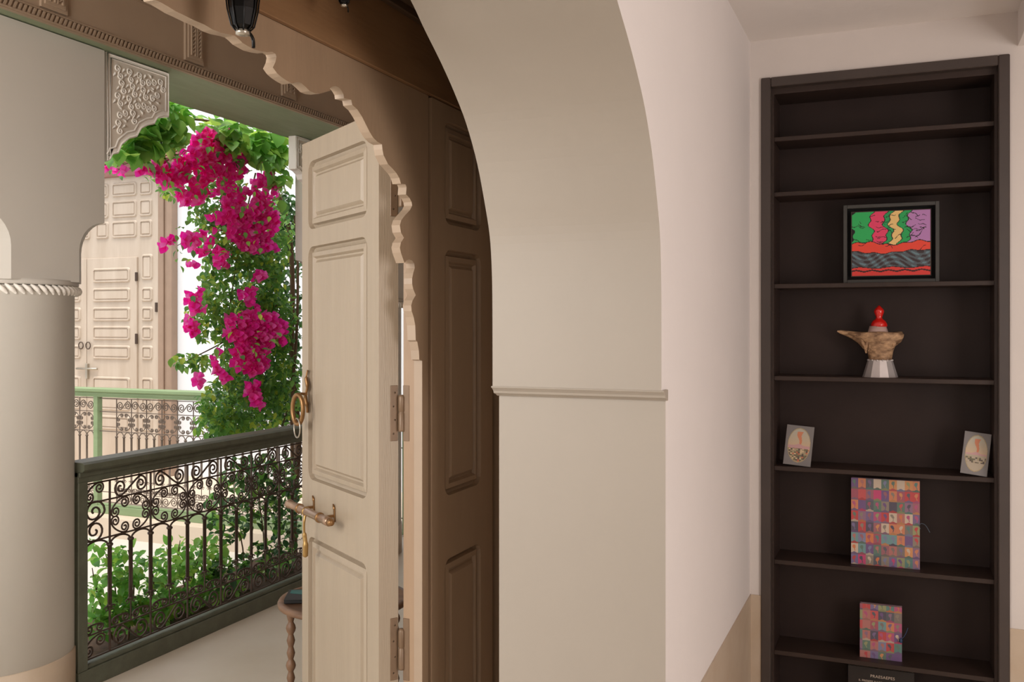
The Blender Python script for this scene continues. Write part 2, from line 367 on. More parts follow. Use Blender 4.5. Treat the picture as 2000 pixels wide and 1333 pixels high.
def book(name, label, px0, px1, pyb, pyt, yface, thick, lean, imgf, shelfz, edge_rgb, group=None, rz=0):
    a = PY(px0, pyb, yface); b = PY(px1, pyb, yface); t = PY(px0, pyt, yface)
    wd = (b-a).length; ht = t.z-shelfz
    e = empty(name, (a.x, yface, shelfz), label, 'book', group, rz=rz); WOFF[e.name] = Vector((0,0,0))
    R = Matrix.Rotation(-lean, 4, 'X')
    me_cov = mat(name+'_edge', edge_rgb, .5, var=.1, scale=30); M_pg = mat(name+'_pages', (214, 204, 186), .8, var=.05, scale=60, stretch=(1, 1, 40))
    MB().cbox(.003, wd-.004, .003, thick-.003, .003, ht-.003, .0005).xf(R).build('pages', M_pg, e)
    MB().cbox(0, wd, .0002, .003, 0, ht, .0006).cbox(0, wd, thick-.003, thick, 0, ht, .0006).cbox(0, .003, 0.0002, thick, 0, ht, .0006).xf(R).build('cover', me_cov, e)
    raster('cover_print', wd-.001, ht-.001, imgf, e, R @ Matrix.Translation((.0005, 0, .0005)), M_print)
    return e, wd, ht
z6, z7 = SH[5]+.008, SH[6]+.008
yb = YF+.045
bk, bw, bh = book('clothbound_book', 'large upright book with colourful grid of small smoke plume pictures', 1662, 1796, 1105, 934, yb, .022, .03, book_img(8.8, 7.9, 24, 30, 3, .1, .1), z6, (150, 120, 130))
def ribbon(parent, pts, mt):
    m = MB(); m.tube(smooth3(pts), .0011, 5); m.build('ribbon', mt, parent, fixn=False, label='thin dark ribbon tie')
def smooth3(p, k=6):
    out = []
    for i in range(len(p)-1):
        a, b, c, d = [np.array(p[max(0, min(len(p)-1, j))], float) for j in (i-1, i, i+1, i+2)]
        for t in np.linspace(0, 1, k, endpoint=False):
            out.append(tuple(.5*((2*b)+(-a+c)*t+(2*a-5*b+4*c-d)*t*t+(-a+3*b-3*c+d)*t**3)))
    out.append(tuple(p[-1])); return out
M_rib = mat('blue_grey_ribbon', (84, 98, 112), .4); M_rib2 = mat('dark_blue_ribbon', (50, 74, 110), .4)
ribbon(bk, [(bw+.002, .01, bh*.46), (bw-.002, .004, bh*.49), (bw+.004, -.004, bh*.53), (bw+.018, 0, bh*.51), (bw+.032, .006, bh*.43)], M_rib)
bk2, bw2, bh2 = book('small_clothbound_book', 'smaller upright book with coloured plume grid and blue ribbon, below the large one', 1679, 1761, 1285, 1180, yb+.0, .026, .05, book_img(5.3, 5.3, 24, 30, 11, .7, .3), z7, (130, 100, 110))
ribbon(bk2, [(bw2+.002, .012, bh2*.38), (bw2-.004, -.003, bh2*.42), (bw2+.006, -.004, bh2*.48), (bw2+.014, .0, bh2*.56), (bw2+.019, .004, bh2*.64)], M_rib2)
MB().lathe([(.001, -.008), (.006, -.004), (.005, .004), (.001, .010)], (bw2-.004, -.005, bh2*.40), 8).build('ribbon_knot', M_rib2, bk2)
# black book in the bottom compartment
ztop = PY(1655, 1299, yb+.01).z
eb = empty('black_book', (PY(1655, 1300, yb+.01).x, yb+.01, .0801), 'large black book with white capital lettering in bottom compartment', 'book')
wl3 = PY(1786, 1300, yb+.01).x-PY(1655, 1300, yb+.01).x; bz = .0801; bh3 = ztop-bz
M_bk = mat('black_book_cloth', (38, 30, 27), .45, var=.1, scale=20)
MB().cbox(0, wl3, 0, .003, 0, bh3, .0006).cbox(0, wl3, .03, .033, 0, bh3, .0006).cbox(0, .003, 0, .033, 0, bh3, .0006).xf(Matrix.Translation(eb.location)).build('cover', M_bk, eb)
MB().box(.003, wl3-.003, .003, .03, .003, bh3-.004).xf(Matrix.Translation(eb.location)).build('pages', mat('book_pages', (190, 176, 156), .8), eb)
def text(body, name, size, loc, parent, mt, rot=(PI/2, 0, 0), align='CENTER'):
    cu = bpy.data.curves.new(name, 'FONT'); cu.body = body; cu.size = size; cu.extrude = .0002; cu.align_x = align; cu.space_character = 1.08
    o = bpy.data.objects.new(name, cu); COL.objects.link(o)
    me = bpy.data.meshes.new_from_object(o.evaluated_get(bpy.context.evaluated_depsgraph_get())); bpy.data.objects.remove(o)
    me.materials.append(mt); q = bpy.data.objects.new(name, me); COL.objects.link(q); q.parent = parent; q.location = loc; q.rotation_euler = rot
    return q
M_ink = mat('white_lettering', (214, 196, 178), .6, var=0)
text('PRAESAEPES', 'title_lettering', .0142, (wl3*.53, -.0006, bh3-.034), eb, M_ink)
text('IL PRESEPE NAPOLETANO STORIA', 'subtitle_lettering', .0098, (wl3*.53, -.0006, bh3-.052), eb, M_ink)

# picture frame
yp = YF+.05
fa = PY(1647, 548, yp); fb = PY(1835, 548, yp)
fw = fb.x-fa.x; zt = SH[2]+.008; fh = PY(1740, 397, yp).z-zt
pf = empty('picture_frame', (fa.x, yp, zt), 'small colourful abstract picture in a deep black box frame', 'picture')
def ring_frame(mb, w_, h_, t, y0, y1, c=.001):
    mb.cbox(0, t, y0, y1, 0, h_, c).cbox(w_-t, w_, y0, y1, 0, h_, c).cbox(t, w_-t, y0, y1, 0, t, c).cbox(t, w_-t, y0, y1, h_-t, h_, c); return mb
off = Matrix.Translation(pf.location)
M_pfr = mat('charcoal_frame', (62, 60, 56), .45, var=.1, scale=20)
ring_frame(MB(), fw, fh, .013, 0, .035).xf(off).build('frame_moulding', M_pfr, pf)
MB().box(.01, fw-.01, .028, .036, .01, fh-.01).xf(off).build('backing_board', mat('black_velvet', (10, 8, 8), .9), pf)
cw_, ch_ = fw*.655+.006, fh*.79
cx_, cz_ = .026, .024
cw_ = fw-.052; ch_ = fh-.048
MB().box(cx_, cx_+cw_, .010, .026, cz_, cz_+ch_).xf(off).build('canvas', mat('canvas_edge', (64, 50, 42), .7), pf)
def abstract():
    nx, ny = 150, 120; im = np.zeros((ny, nx, 3)); yy, xx = np.mgrid[0:ny, 0:nx]; u = xx/nx; v = yy/ny
    wob = .03*np.sin(v*17)+.02*np.sin(v*41+1)
    uu = u+wob
    cols = [(44, 176, 92), (232, 66, 106), (38, 160, 90), (240, 200, 128), (36, 166, 88), (186, 130, 186)]
    ed = [0, .25, .43, .5, .62, .73, 2]
    for i, c in enumerate(cols): im[(uu >= ed[i]) & (uu < ed[i+1])] = c
    for e in ed[1:-1]: im[np.abs(uu-e) < .006] = (40, 24, 30)
    b1 = .50+.025*np.sin(u*9)+.012*np.sin(u*31); im[v < b1] = (236, 72, 52)
    b2 = .36+.02*np.sin(u*7+2)+.01*np.sin(u*27); n = np.sin(v*90+8*np.sin(u*9))+np.sin(u*40+v*30)
    m = v < b2; im[m] = (84, 92, 98); im[m & (n > .6)] = (58, 46, 48); im[m & (n < -1.1)] = (104, 132, 140)
    b3 = .12+.012*np.sin(u*15); im[v < b3] = (226, 62, 54); im[(v < b3) & (np.abs(v-.07-.01*np.sin(u*30)) < .012)] = (60, 24, 22)
    for bb in (b1, b2, b3): im[np.abs(v-bb) < .006] = (40, 26, 26)
    r = np.random.default_rng(4)
    for k in range(46):
        a, b, l, t = r.uniform(.05, .95), r.uniform(.4, .95), r.uniform(.02, .07), r.uniform(-1, 1)
        d = np.abs((u-a)*math.sin(t)+(v-b)*math.cos(t)+.01*np.sin(u*60)); s_ = np.hypot(u-a, v-b)
        im[(d < .005) & (s_ < l)] *= .35
    return im
raster('painted_surface', cw_-.006, ch_-.006, abstract(), pf, Matrix.Translation((cx_+.003, .0097, cz_+.003)), M_printm)

# two oval-picture cards
def oval_img(seed):
    nx, ny = 56, 80; im = np.zeros((ny, nx, 3)); im[:] = (124, 118, 116); yy, xx = np.mgrid[0:ny, 0:nx]; u = (xx/nx-.5)/.42; v = (yy/ny-.5)/.43
    q = u*u+v*v; r = np.random.default_rng(seed)
    sky = np.stack([200-20*v, 172+6*v, 140+24*v], -1); inn = q < 1; im[inn] = sky[inn]
    pl = (np.abs(u-.08*np.sin(v*8)-.05) < .09+.28*np.clip(v-.2, 0, 1)) & (v > .0) & (v < .8) & inn; im[pl] = (206, 128, 92)
    hl = (v < -.02+.1*np.exp(-(u/.3)**2)) & inn; im[hl] = (196, 152, 150)
    blk = r.integers(0, 6, (ny//3+1, nx//4+1)); pal = np.array([(120, 108, 78), (188, 108, 78), (206, 180, 142), (104, 98, 74), (90, 76, 66), (166, 150, 118)])
    if seed == 1: tw = (v < -.18) & inn; im[tw] = pal[blk[yy//3, xx//4]][tw]
    else:
        sea = (v < -.1) & inn; im[sea] = (178, 162, 140); t = sea & (v > -.55) & (v < -.22); z = pal[blk[yy//3, xx//4]]; k = t & (blk[yy//3, xx//4] > 2); im[k] = z[k]
    im[(q > .93) & (q < 1.04)] = (170, 150, 112)
    return im
M_card = mat('grey_card', (128, 122, 120), .55)
def card(label, pxb, pxr, pyb, pyt, seed, roll, yv):
    a = PY(pxb, pyb, yv); b = PY(pxr, pyb, yv); wd = b.x-a.x; ht = .147; z = SH[4]+.0082
    e = empty('oval_picture_card', (a.x, yv, z), label, 'card', 'oval picture cards on the shelf'); WOFF[e.name] = Vector((0,0,0))
    R = Matrix.Rotation(-.28, 4, 'X') @ Matrix.Rotation(roll, 4, 'Y')
    if roll > 0: R = Matrix.Translation((0, 0, wd*math.sin(roll)*.96)) @ R
    MB().cbox(0, wd, 0, .005, 0, ht, .0006).xf(R).build('board', M_card, e)
    raster('oval_print', wd-.002, ht-.002, oval_img(seed), e, R @ Matrix.Translation((.001, -.0003, .001)), M_print)
card('grey card with oval landscape of a town, leaning at the left shelf end', 1529, 1583, 913, 835, 1, .075, YF+.02)
card('grey card with oval seascape and boats, leaning at the right shelf end', 1875, 1928, 936, 848, 2, .12, YF+.018)

# sculpture on the fourth shelf
sc = PY(1719, 738, YF+.08); zs = SH[3]+.008; K = 3.33/1830   # metres per px there
ex = empty('driftwood_sculpture', (sc.x, sc.y, zs), 'driftwood sculpture with red bird-headed stopper on faceted silver foot', 'sculpture')
ex['label'] = 'driftwood sculpture with glossy red figure on a faceted silver foot'
M_sil = mat('silver', (216, 208, 206), .42, metal=.55, var=.05, scale=20)
M_drift = mat('driftwood', (206, 166, 126), .65, scale=42, bump=1, bscale=90, rgb2=(92, 62, 42), stretch=(.7, 1, 1.6))
M_red = mat('red_glass', (222, 34, 26), .16, var=.1, scale=10, coat=.8); M_pale = mat('pale_glass_band', (206, 176, 166), .3)
px = K
pr = [(33*px, 0), (32.5*px, .002), (23*px, 33*px)]
m = MB(); n = 12
m.lathe(pr+[(22*px, 34*px)], (sc.x, sc.y, zs), 12, smooth=False)
for k in range(14):     # crimped upper rim
    a = 2*PI*k/14; m.lathe([(.0005, -.004), (.0035, 0), (.0005, .004)], (sc.x+22.6*px*math.cos(a), sc.y+22.6*px*math.sin(a), zs+33*px), 6)
m.build('silver_foot', M_sil, ex, fixn=False)
m = MB(); rows = []
prof = [(31, 21, 0, .9), (40, 21, 0, .95), (50, 23, 0, 1), (60, 27, 1, 1.), (70, 33, 4, 1), (78, 40, 2, .9), (85, 42, 0, .8), (88, 41, 0, .75)]
for (h_, r_, cx, dpt) in prof:
    for k in range(28):
        a = 2*PI*k/28; rr = r_*(1+.07*math.sin(5*a+h_*.2)+.05*math.sin(9*a-h_*.4)+random.uniform(-.035, .035))
        if h_ > 60 and math.cos(a) < -.3: rr *= 1+(h_-60)/28*.55*(-math.cos(a)-.3)
        rows.append((sc.x+(cx+rr*math.cos(a))*px, sc.y+rr*math.sin(a)*px*.75*dpt, zs+(h_+1.6*math.sin(3*a))*px))
fs = [(i*28+k, i*28+(k+1) % 28, (i+1)*28+(k+1) % 28, (i+1)*28+k) for i in range(len(prof)-1) for k in range(28)]
fs += [tuple(range(28))[::-1], tuple((len(prof)-1)*28+k for k in range(28))]
m.add(rows, fs, 0, True)
sp = [(-22, 68, 17), (-36, 77, 12), (-50, 82, 8), (-64, 86, 5.4), (-74, 88.5, 3.6), (-80, 90, 1.4)]
m.tube([(sc.x+a*px, sc.y, zs+b*px) for a, b, c_ in sp], [c_*px for a, b, c_ in sp], 10)
m.tube([(sc.x+a*px, sc.y-.018, zs+b*px) for a, b in ((-24, 62), (-8, 53), (8, 54), (22, 62))], [4*px, 7*px, 7*px, 4*px], 8)
m.tube([(sc.x+a*px, sc.y-.022, zs+b*px) for a, b in ((-30, 80), (-14, 72), (2, 60))], [3*px, 4.5*px, 3*px], 8)
m.tube([(sc.x+a*px, sc.y-.01, zs+b*px) for a, b in ((20, 70), (32, 79), (40, 84))], [6*px, 6*px, 3.5*px], 8)
random.seed(5)
for k in range(16):       # gnarled strands of the root
    a0 = random.uniform(-26, 26); b0 = random.uniform(46, 60); a1 = a0*1.2+random.uniform(-14, 14); b1 = random.uniform(66, 82); yy = -.021-random.uniform(0, .004)
    m.tube(smooth3([(sc.x+a0*px, sc.y+yy+.004, zs+b0*px), (sc.x+(a0*.6+a1*.4+random.uniform(-4, 4))*px, sc.y+yy-.004, zs+(b0+b1)/2*px), (sc.x+a1*px, sc.y+yy, zs+b1*px)], 4), [1.2*px, 2*px, 2.8*px, 3*px, 3*px, 2.6*px, 2*px, 1.4*px, 1*px], 6)
dw = m.build('driftwood_body', M_drift, ex, fixn=False)
cx = sc.x-4*px
MB().lathe([(20*px, 84*px), (19*px, 88*px), (15.5*px, 100*px)], (cx, sc.y, zs), 16).build('pale_band', M_pale, ex, fixn=False)
MB().lathe([(16*px, 99*px), (15.5*px, 104*px), (12.5*px, 110*px), (7.5*px, 113.5*px), (5.6*px, 117*px), (7.5*px, 122*px), (9.6*px, 128*px), (9.2*px, 132*px), (5*px, 137*px), (.8*px, 141*px)], (cx+2*px, sc.y, zs), 14).build('red_figure', M_red, ex, fixn=False)

# ------------------------------------------------------------------ wooden doorway in the gallery wall
dr = empty('door_1', (XD, 2.25, 0), 'brown painted wooden doorway with scalloped arch board', 'doorway', kind='structure')
near_edge = [(303,0),(315,5),(327,12),(343,22),(360,30),(380,40),(399,48),(416,58),(432,64),(447,67),(459,70),(467,77),(474,84),(484,90),(495,96),(509,100),(522,102),(532,101),(538,105),(540,111),(538,121),(533,132),
 (541,143),(549,150),(559,157),(570,163),(582,160),(588,162),(597,170),(605,178),(615,182),(625,183),(636,180),(646,177),(644,173),(648,169.5),(655,168),(662,171),(667,177),(671,184),(672,192),(686,195),(688,205),(698,214),(707,228),(714,242),(722,258),(729,269),(737,277),
 (746,282),(747,292),(749,303),(758,321),(767,330),(774,338),(780,348),(783,359),(792,360),(794,366),(793,380),(800,387),(804,395),(805,402),(801,410),(791,421),(784,430),(781,440),(783,454),(789,465),(783,474),(781,484),(783,494),(790,514),
 (794,508.5),(799,507),(805,509),(809,515),(810,524),(807,534),(805,544),(805,555),(807,565),(812,577),(806,587),(803,597),(804,608),(808,620),(811,636),(812,665),(815,668),(818,685),(819,703),(824.5,705)]
E = [PX(a, b, XD) for a, b in near_edge]
pts = [(p.y, p.z) for p in E]
yr = pts[-1][0]
ymid = 1.16
TB = H+.633
# out-of-frame crown, then mirrored left half
crown = [(1.24, H+.60), (ymid, H+.575)]
top_in = [(y, z) for y, z in pts]
halfp = [(yr, 0)]+list(reversed(top_in))+crown     # from floor up to the crown
zmax = max(z for y, z in halfp)
TBB = max(TB, zmax+.03)
def arch_board(halfp, ztop, yR, xa, xb):
    m = MB()
    import bmesh
    from mathutils.geometry import tessellate_polygon
    left = [(2*ymid-y, z) for y, z in reversed(halfp[:-1])]
    inner = halfp+left
    outer = [(2*ymid-yR, 0), (2*ymid-yR, ztop), (yR, ztop), (yR, 0)]
    poly = inner+outer
    tri = tessellate_polygon([[Vector((a, b, 0)) for a, b in poly]])
    n = len(poly)
    m.add([(xb, a, b) for a, b in poly], [tuple(t) for t in tri], 0)
    m.add([(xa, a, b) for a, b in poly], [tuple(reversed(t)) for t in tri], 0)
    sm = [(xb, a, b) for a, b in poly]+[(xa, a, b) for a, b in poly]
    m.add(sm, [(i, (i+1) % n, n+(i+1) % n, n+i) for i in range(n)], 1)
    return m
M_edge = mat('lit_scallop_edge', (170, 148, 126), .45, var=.05, scale=8)  # board paint made lighter, as where the cut edge catches light
ab = arch_board(halfp, TBB, 2.29, XD-.025, XD).build('arch_board', [M_frame, M_edge], dr)
# post behind the board carrying the hinges, upper filler and lintel
py_ = PX(789, 700, XD-.0566).y
MB().box(XD-.058, XD-.0252, py_, 2.76, 0, 2.33).build('hinge_post', M_frame, dr)
MB().box(XD-.058, XD-.0252, -.3, 2*ymid-py_, 0, 2.33).build('hinge_post', M_frame, dr)
MB().cbox(XD-.0, XD+.014, -.3, 2.755, TBB, H+.835, .002).build('lintel', M_lintel, dr)
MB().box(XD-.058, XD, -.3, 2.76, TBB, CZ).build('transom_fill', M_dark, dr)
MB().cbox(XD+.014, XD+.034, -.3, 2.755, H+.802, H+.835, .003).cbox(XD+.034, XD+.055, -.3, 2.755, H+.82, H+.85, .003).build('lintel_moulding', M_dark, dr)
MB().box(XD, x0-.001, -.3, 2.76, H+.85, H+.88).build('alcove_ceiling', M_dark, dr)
MB().cbox(XD, XD+.01, 1.16, 1.20, TBB-.03, TBB+.002, .001).build('cover_strip', M_frame, dr)

def add_panels(parent, x_0, x_1, zr, face, mt, xfm=None, toward=1):
    for (a, b) in zr:
        m = panel_mb(x_0, x_1, a, b, face, toward)
        if xfm: m.xf(xfm)
        m.build('panel', mt, parent, fixn=False)
def leaf_body(xw, th, xa, xb, zr, z0, z1, y0, mt, parent, xfm=None):
    """stiles and rails around the panel openings"""
    def b(nm, *q):
        m = MB().box(*q)
        if xfm: m.xf(xfm)
        m.build(nm, mt, parent)
    b('stile', 0, xa, y0-th, y0, z0, z1); b('stile', xb, xw, y0-th, y0, z0, z1)
    zs_ = [z1]+[v for (a, bb) in zr for v in (bb, a)]+[z0]
    for i in range(0, len(zs_), 2):
        b('rail', xa, xb, y0-th, y0-.0001, zs_[i+1], zs_[i])
    for (a, bb) in zr: b('panel_core', xa, xb, y0-th+.001, y0-.024, a, bb)
# the open leaf
Pl = Vector((-1.308, 2.208, 0)); ang = math.atan2(.562, -.827)
L1 = empty('door_2', Pl, 'open taupe panelled door leaf swung outward on its hinges', 'door', kind='structure', rz=ang)
ZR = [(H+.305, H+.52), (H-.485, H+.25), (H-1.38, H-.665)]
leaf_body(.576, .0585, .075, .522, ZR, .012, H+.585, 0, M_leafp, L1)
add_panels(L1, .075, .522, ZR, -.0002, M_leafp)
# back face mouldings are plain; hinges on the hinge edge (local x=0, edge face looks to -x)
def hinge(z0, z1):
    e = MB().cbox(-.0022, .0002, -.056, -.034, z0, z1, .0008)
    for k in range(4): e.lathe([(.0028, 0), (.0014, .0012)], (-.0022, -.043-(k % 2)*.004, z0+.02+(z1-z0-.04)*k/3), 8, axis='x')
    h_ = e.build('hinge', M_hinge, L1)
    MB().lathe([(.0085, 0), (.009, .004), (.009, (z1-z0)*.33), (.0075, (z1-z0)*.34), (.0075, (z1-z0)*.36), (.009, (z1-z0)*.37), (.009, (z1-z0)*.62), (.006, (z1-z0)*.66)], (-.012, -.062, z0+(z1-z0)*.17), 12).build('hinge_knuckle', M_hinge, h_)
hinge(H-.315, H-.163); hinge(H-.97, H-.80); hinge(H+.30, H+.45)
# hinge plates on the post
for z0, z1 in ((H-.315, H-.163), (H-.97, H-.80)):
    MB().cbox(XD-.0585, XD-.040, py_-.002, py_+.0004, z0, z1, .0006).build('hinge_plate', M_hinge, dr)
# pull ring
kx, kz = .487, H-.225
kn = MB()
kn.tube(smooth3([(kx+.03, .004, kz+.085), (kx+.032, .008, kz+.06), (kx+.028, .006, kz+.03), (kx+.034, .010, kz), (kx+.030, .006, kz-.03), (kx+.032, .004, kz-.05)]), [.003]*6+[.006]*6+[.0045]*6+[.0065]*6+[.0045]*6+[.003], 8)
kb = kn.build('door_handle', M_brass, L1, fixn=False)
MB().tube([(kx+.03, .008, kz+.008), (kx+.02, .03, kz+.012), (kx+.008, .046, kz+.008)], [.005, .004, .005], 8).build('staple', M_brass, kb, fixn=False)
rc = (kx+.003, .047, kz-.036)
MB().tube([(rc[0]+.024*math.cos(t), rc[1]+.008*math.cos(t), rc[2]+.046*math.sin(t)) for t in np.linspace(0, 2*PI, 32, endpoint=False)], .0068, 10, closed=True).build('pull_ring', M_brass, kb, fixn=False)
MB().tube([(rc[0]+.026*math.cos(t), rc[1]+.002, rc[2]-.058+.030*math.sin(t)) for t in np.linspace(0, 2*PI, 26, endpoint=False)], .0024, 8, closed=True).build('wire_ring', M_steel, kb, fixn=False)
# barrel bolt
bz_ = H-.567
b = MB().lathe([(.004, .23), (.0135, .232), (.0135, .262), (.0122, .264), (.0122, .55), (.014, .553), (.015, .562), (.012, .572), (.006, .576)], (0, .048, bz_), 16, axis='x')
bo = b.build('slide_bolt', M_bolt, L1, fixn=False)
MB().lathe([(.004, .212), (.009, .214), (.011, .222), (.011, .231)], (0, .048, bz_), 14, axis='x').build('bolt_tip', M_brass, bo, fixn=False)
for sx in (.305, .47):
    q = MB().cbox(sx-.004, sx+.004, 0, .05, bz_-.004, bz_+.004, .001).cbox(sx-.005, sx+.005, 0, .004, bz_-.018, bz_+.022, .001)
    q.tube([(sx, .002, bz_+.02), (sx, .006, bz_+.036)], [.005, .002], 8)
    q.lathe([(.0135, -.006), (.0155, -.003), (.0155, .003), (.0135, .006)], (sx, .048, bz_), 16, axis='x')
    q.build('bolt_bracket', M_brass, bo, fixn=False)
hx = .415
MB().tube(smooth3([(hx, .05, bz_-.008), (hx-.004, .056, bz_-.035), (hx+.004, .052, bz_-.07), (hx, .05, bz_-.10), (hx+.002, .05, bz_-.14)]), [.004]*6+[.0035]*6+[.007]*6+[.009]*6+[.003], 8).lathe([(.0125, -.004), (.0145, 0), (.0125, .004)], (hx, .048, bz_), 16, axis='x').build('bolt_hasp', mat('yellow_brass', (172, 138, 84), .35, metal=.7, var=.1, scale=20), bo, fixn=False)
# the leaf folded flat against the wall, to the right of the opening
L2 = empty('door_3', (XD+.012, 2.30, 0), 'brown panelled door leaf standing flat against the doorway wall', 'door', kind='structure', rz=PI/2)
# local frame: x -> +Y, y -> -X ; faces +X with local -y
def flip(m): return m
xa_, xb_ = .078, .325
ZR2 = [(H+.29, H+.585), (H-.485, H+.218), (H-1.38, H-.665)]
SC = Matrix.Diagonal((1, -1, 1, 1))
leaf_body(.415, .03, xa_, xb_, ZR2, .01, TBB-.003, 0, M_frame, L2, xfm=SC @ Matrix.Translation((0, -.0, 0)))
add_panels(L2, xa_, xb_, ZR2, -.0002, M_frame, xfm=SC)
L2.location = (XD+.006, 2.30, 0)

# pendant lamps seen at the top of the doorway
def pendant(name, px_, tipy, xx, scale, label):
    p = PX(px_, tipy, xx)
    e = empty(name, (p.x, p.y, p.z), label, 'lamp')
    s_ = scale
    MB().lathe([(.010*s_, .012*s_), (.019*s_, .02*s_), (.026*s_, .05*s_), (.030*s_, .09*s_), (.028*s_, .13*s_), (.018*s_, .155*s_)], tuple(p), 8, smooth=False).build('lamp_body', M_lampb, e, fixn=False)
    m = MB()
    for k in range(8):
        a = 2*PI*k/8
        m.tube([(p.x+r_*s_*math.cos(a), p.y+r_*s_*math.sin(a), p.z+z_*s_) for r_, z_ in ((.012, .01), (.021, .02), (.028, .05), (.032, .09), (.030, .13), (.019, .158))], .0016*s_, 5)
    m.build('lamp_ribs', M_lampb, e, fixn=False)
    MB().lathe([(.004*s_, .002*s_), (.013*s_, .004*s_), (.013*s_, .012*s_), (.008*s_, .014*s_)], tuple(p), 12).build('lamp_rim', M_steel, e, fixn=False)
    MB().tube(smooth3([(p.x, p.y+.006*s_, p.z+.014*s_), (p.x, p.y+.02*s_, p.z+.012*s_), (p.x, p.y+.03*s_, p.z+.004*s_), (p.x, p.y+.032*s_, p.z-.012*s_)]), .0032*s_, 8).build('lamp_hook', M_lampb, e, fixn=False)
    MB().tube([(p.x, p.y, p.z+.155*s_), (p.x, p.y, H+.851)], .002, 6).build('lamp_rod', M_lampb, e, fixn=False)
pendant('pendant_lantern', 474, 72, XD+.12, .95, 'blackened iron pendant lantern with a curled hook under the doorway lintel')
pendant('small_pendant_lantern', 672, 14, XD+.12, .5, 'tip of a small black iron pendant near the top of the lintel')

# ------------------------------------------------------------------ gallery: pillar, beam, ceiling
def pillar(cx, cy, lab, grp):
    e = empty('pillar', (cx, cy, 0), lab, 'pillar', grp)
    a = .286; R_ = .292
    # square block with chamfered lower corners (broach stops)
    zb, z1_, z2_ = H+.175, H+.30, H+.425
    lv = [(zb, .13), (z1_, .13)]+[(z1_+(z2_-z1_)*t, .13*math.sqrt(max(0, 1-t*t))) for t in (.2, .4, .6, .75, .87, .95, .99)]+[(z2_+.002, .0006), (H+1.142, .0006)]
    vs = []; 
    for z, c_ in lv:
        for sx, sy in ((1, 1), (-1, 1), (-1, -1), (1, -1)):
            p1 = (cx+sx*a, cy+sy*(a-c_), z); p2 = (cx+sx*(a-c_), cy+sy*a, z)
            vs += [p1, p2] if sx*sy > 0 else [p2, p1]
    fs = [(i*8+k, i*8+(k+1) % 8, (i+1)*8+(k+1) % 8, (i+1)*8+k) for i in range(len(lv)-1) for k in range(8)]
    fs += [tuple(range(8))[::-1], tuple((len(lv)-1)*8+k for k in range(8))]
    MB().add(vs, fs).build('capital_block', M_column, e)
    MB().lathe([(R_, .19), (R_, H+.12), (R_+.008, H+.125), (R_+.008, H+.155)], (cx, cy, 0), 64).lathe([(R_+.012, H+.158), (R_+.016, H+.163), (R_+.016, H+.18), (R_-.02, H+.184)], (cx, cy, 0), 64).build('shaft', M_column, e)
    MB().lathe([(R_+.005, 0), (R_+.005, .189), (R_, .193)], (cx, cy, 0), 64).build('dado', M_dado, e)
    m = MB(); n = 64
    for k in range(n):       # twisted rope ring
        a0 = 2*PI*k/n; pts_ = []
        for t in (-1, -.5, 0, .5, 1):
            aa = a0+t*.06; rr = R_+.010+.010*math.cos(t*PI/2); pts_.append((cx+rr*math.cos(aa), cy+rr*math.sin(aa), H+.140-t*.017))
        m.tube(pts_, [.004, .008, .0095, .008, .004], 6)
    m.build('rope_moulding', M_stucco, e, fixn=False)
    return e
pc = (-3.336, 2.654)
pillar(*pc, 'round plaster pillar with rope ring and square capital, left of the railing', 'gallery pillars')
pillar(-3.336, 5.35, 'second plaster pillar at the far end of railing, behind the climbing plants', 'gallery pillars')
bx0, bx1, bzb = -3.45, -2.98, H+1.147
be = empty('trim_3', (bx1, 3, bzb), 'carved brown and green gallery beam above the pillars', 'beam', kind='structure')
MB().box(bx0, bx1-.02, -2.6, 8.0, bzb, bzb+.55).build('beam_body', [M_greenb], be)
MB().box(bx1-.02, bx1, -2.6, 8.0, bzb, bzb+.55).build('beam_face', [M_beam], be)
def rope_strip(m, y0, y1, z, hh, x=bx1):
    m.box(x, x+.012, y0, y1, z+hh*.5, z+hh*.62); m.box(x, x+.012, y0, y1, z-hh*.62, z-hh*.5)
    n = int((y1-y0)/.020)
    for i in range(n):
        y = y0+(i+.5)*(y1-y0)/n
        m.prism([(y-.010, z-hh*.45), (y-.001, z-hh*.45), (y+.010, z+hh*.45), (y+.001, z+hh*.45)], 'x', x, x+.009)
m = MB(); rope_strip(m, 1.9, 6.5, bzb+.022, .030); m.build('rope_strip', M_beam, be)
BY = [2.62, 3.385, 4.10, 4.83, 5.55]
m = MB()
for i in range(len(BY)-1): rope_strip(m, BY[i]+.07, BY[i+1]-.07, bzb+.245, .03)
m.build('rope_strip', M_beam, be)
for y in BY:
    m = MB().cbox(bx1, bx1+.012, y-.062, y+.062, bzb+.05, bzb+.27, .002).cbox(bx1+.01, bx1+.018, y-.048, y+.048, bzb+.064, bzb+.26, .002)
    for s_ in (-.030, -.006, .006, .030): m.cbox(bx1+.016, bx1+.024, y+s_-.004, y+s_+.004, bzb+.078, bzb+.255, .001)
    for s_ in (-.019, .019):
        for k in range(9): m.tube([(bx1+.018, y+s_-.007, bzb+.085+k*.018), (bx1+.024, y+s_, bzb+.092+k*.018), (bx1+.018, y+s_+.007, bzb+.10+k*.018)], .0035, 5)
    m.build('fluted_bracket', M_beam, be, fixn=False)
MB().box(-3.5, -1.26, -2.6, 8.2, bzb+.5, bzb+.6).build('ceiling_gallery', M_beam, label='brown ceiling of the gallery above the beam', cat='ceiling', kind='structure')
MB().box(-3.5, -1.26, -2.7, -2.6, -.1, bzb+.6).build('wall_gallery_end', M_column, label='end wall of the gallery beyond the left of the picture', cat='wall', kind='structure')

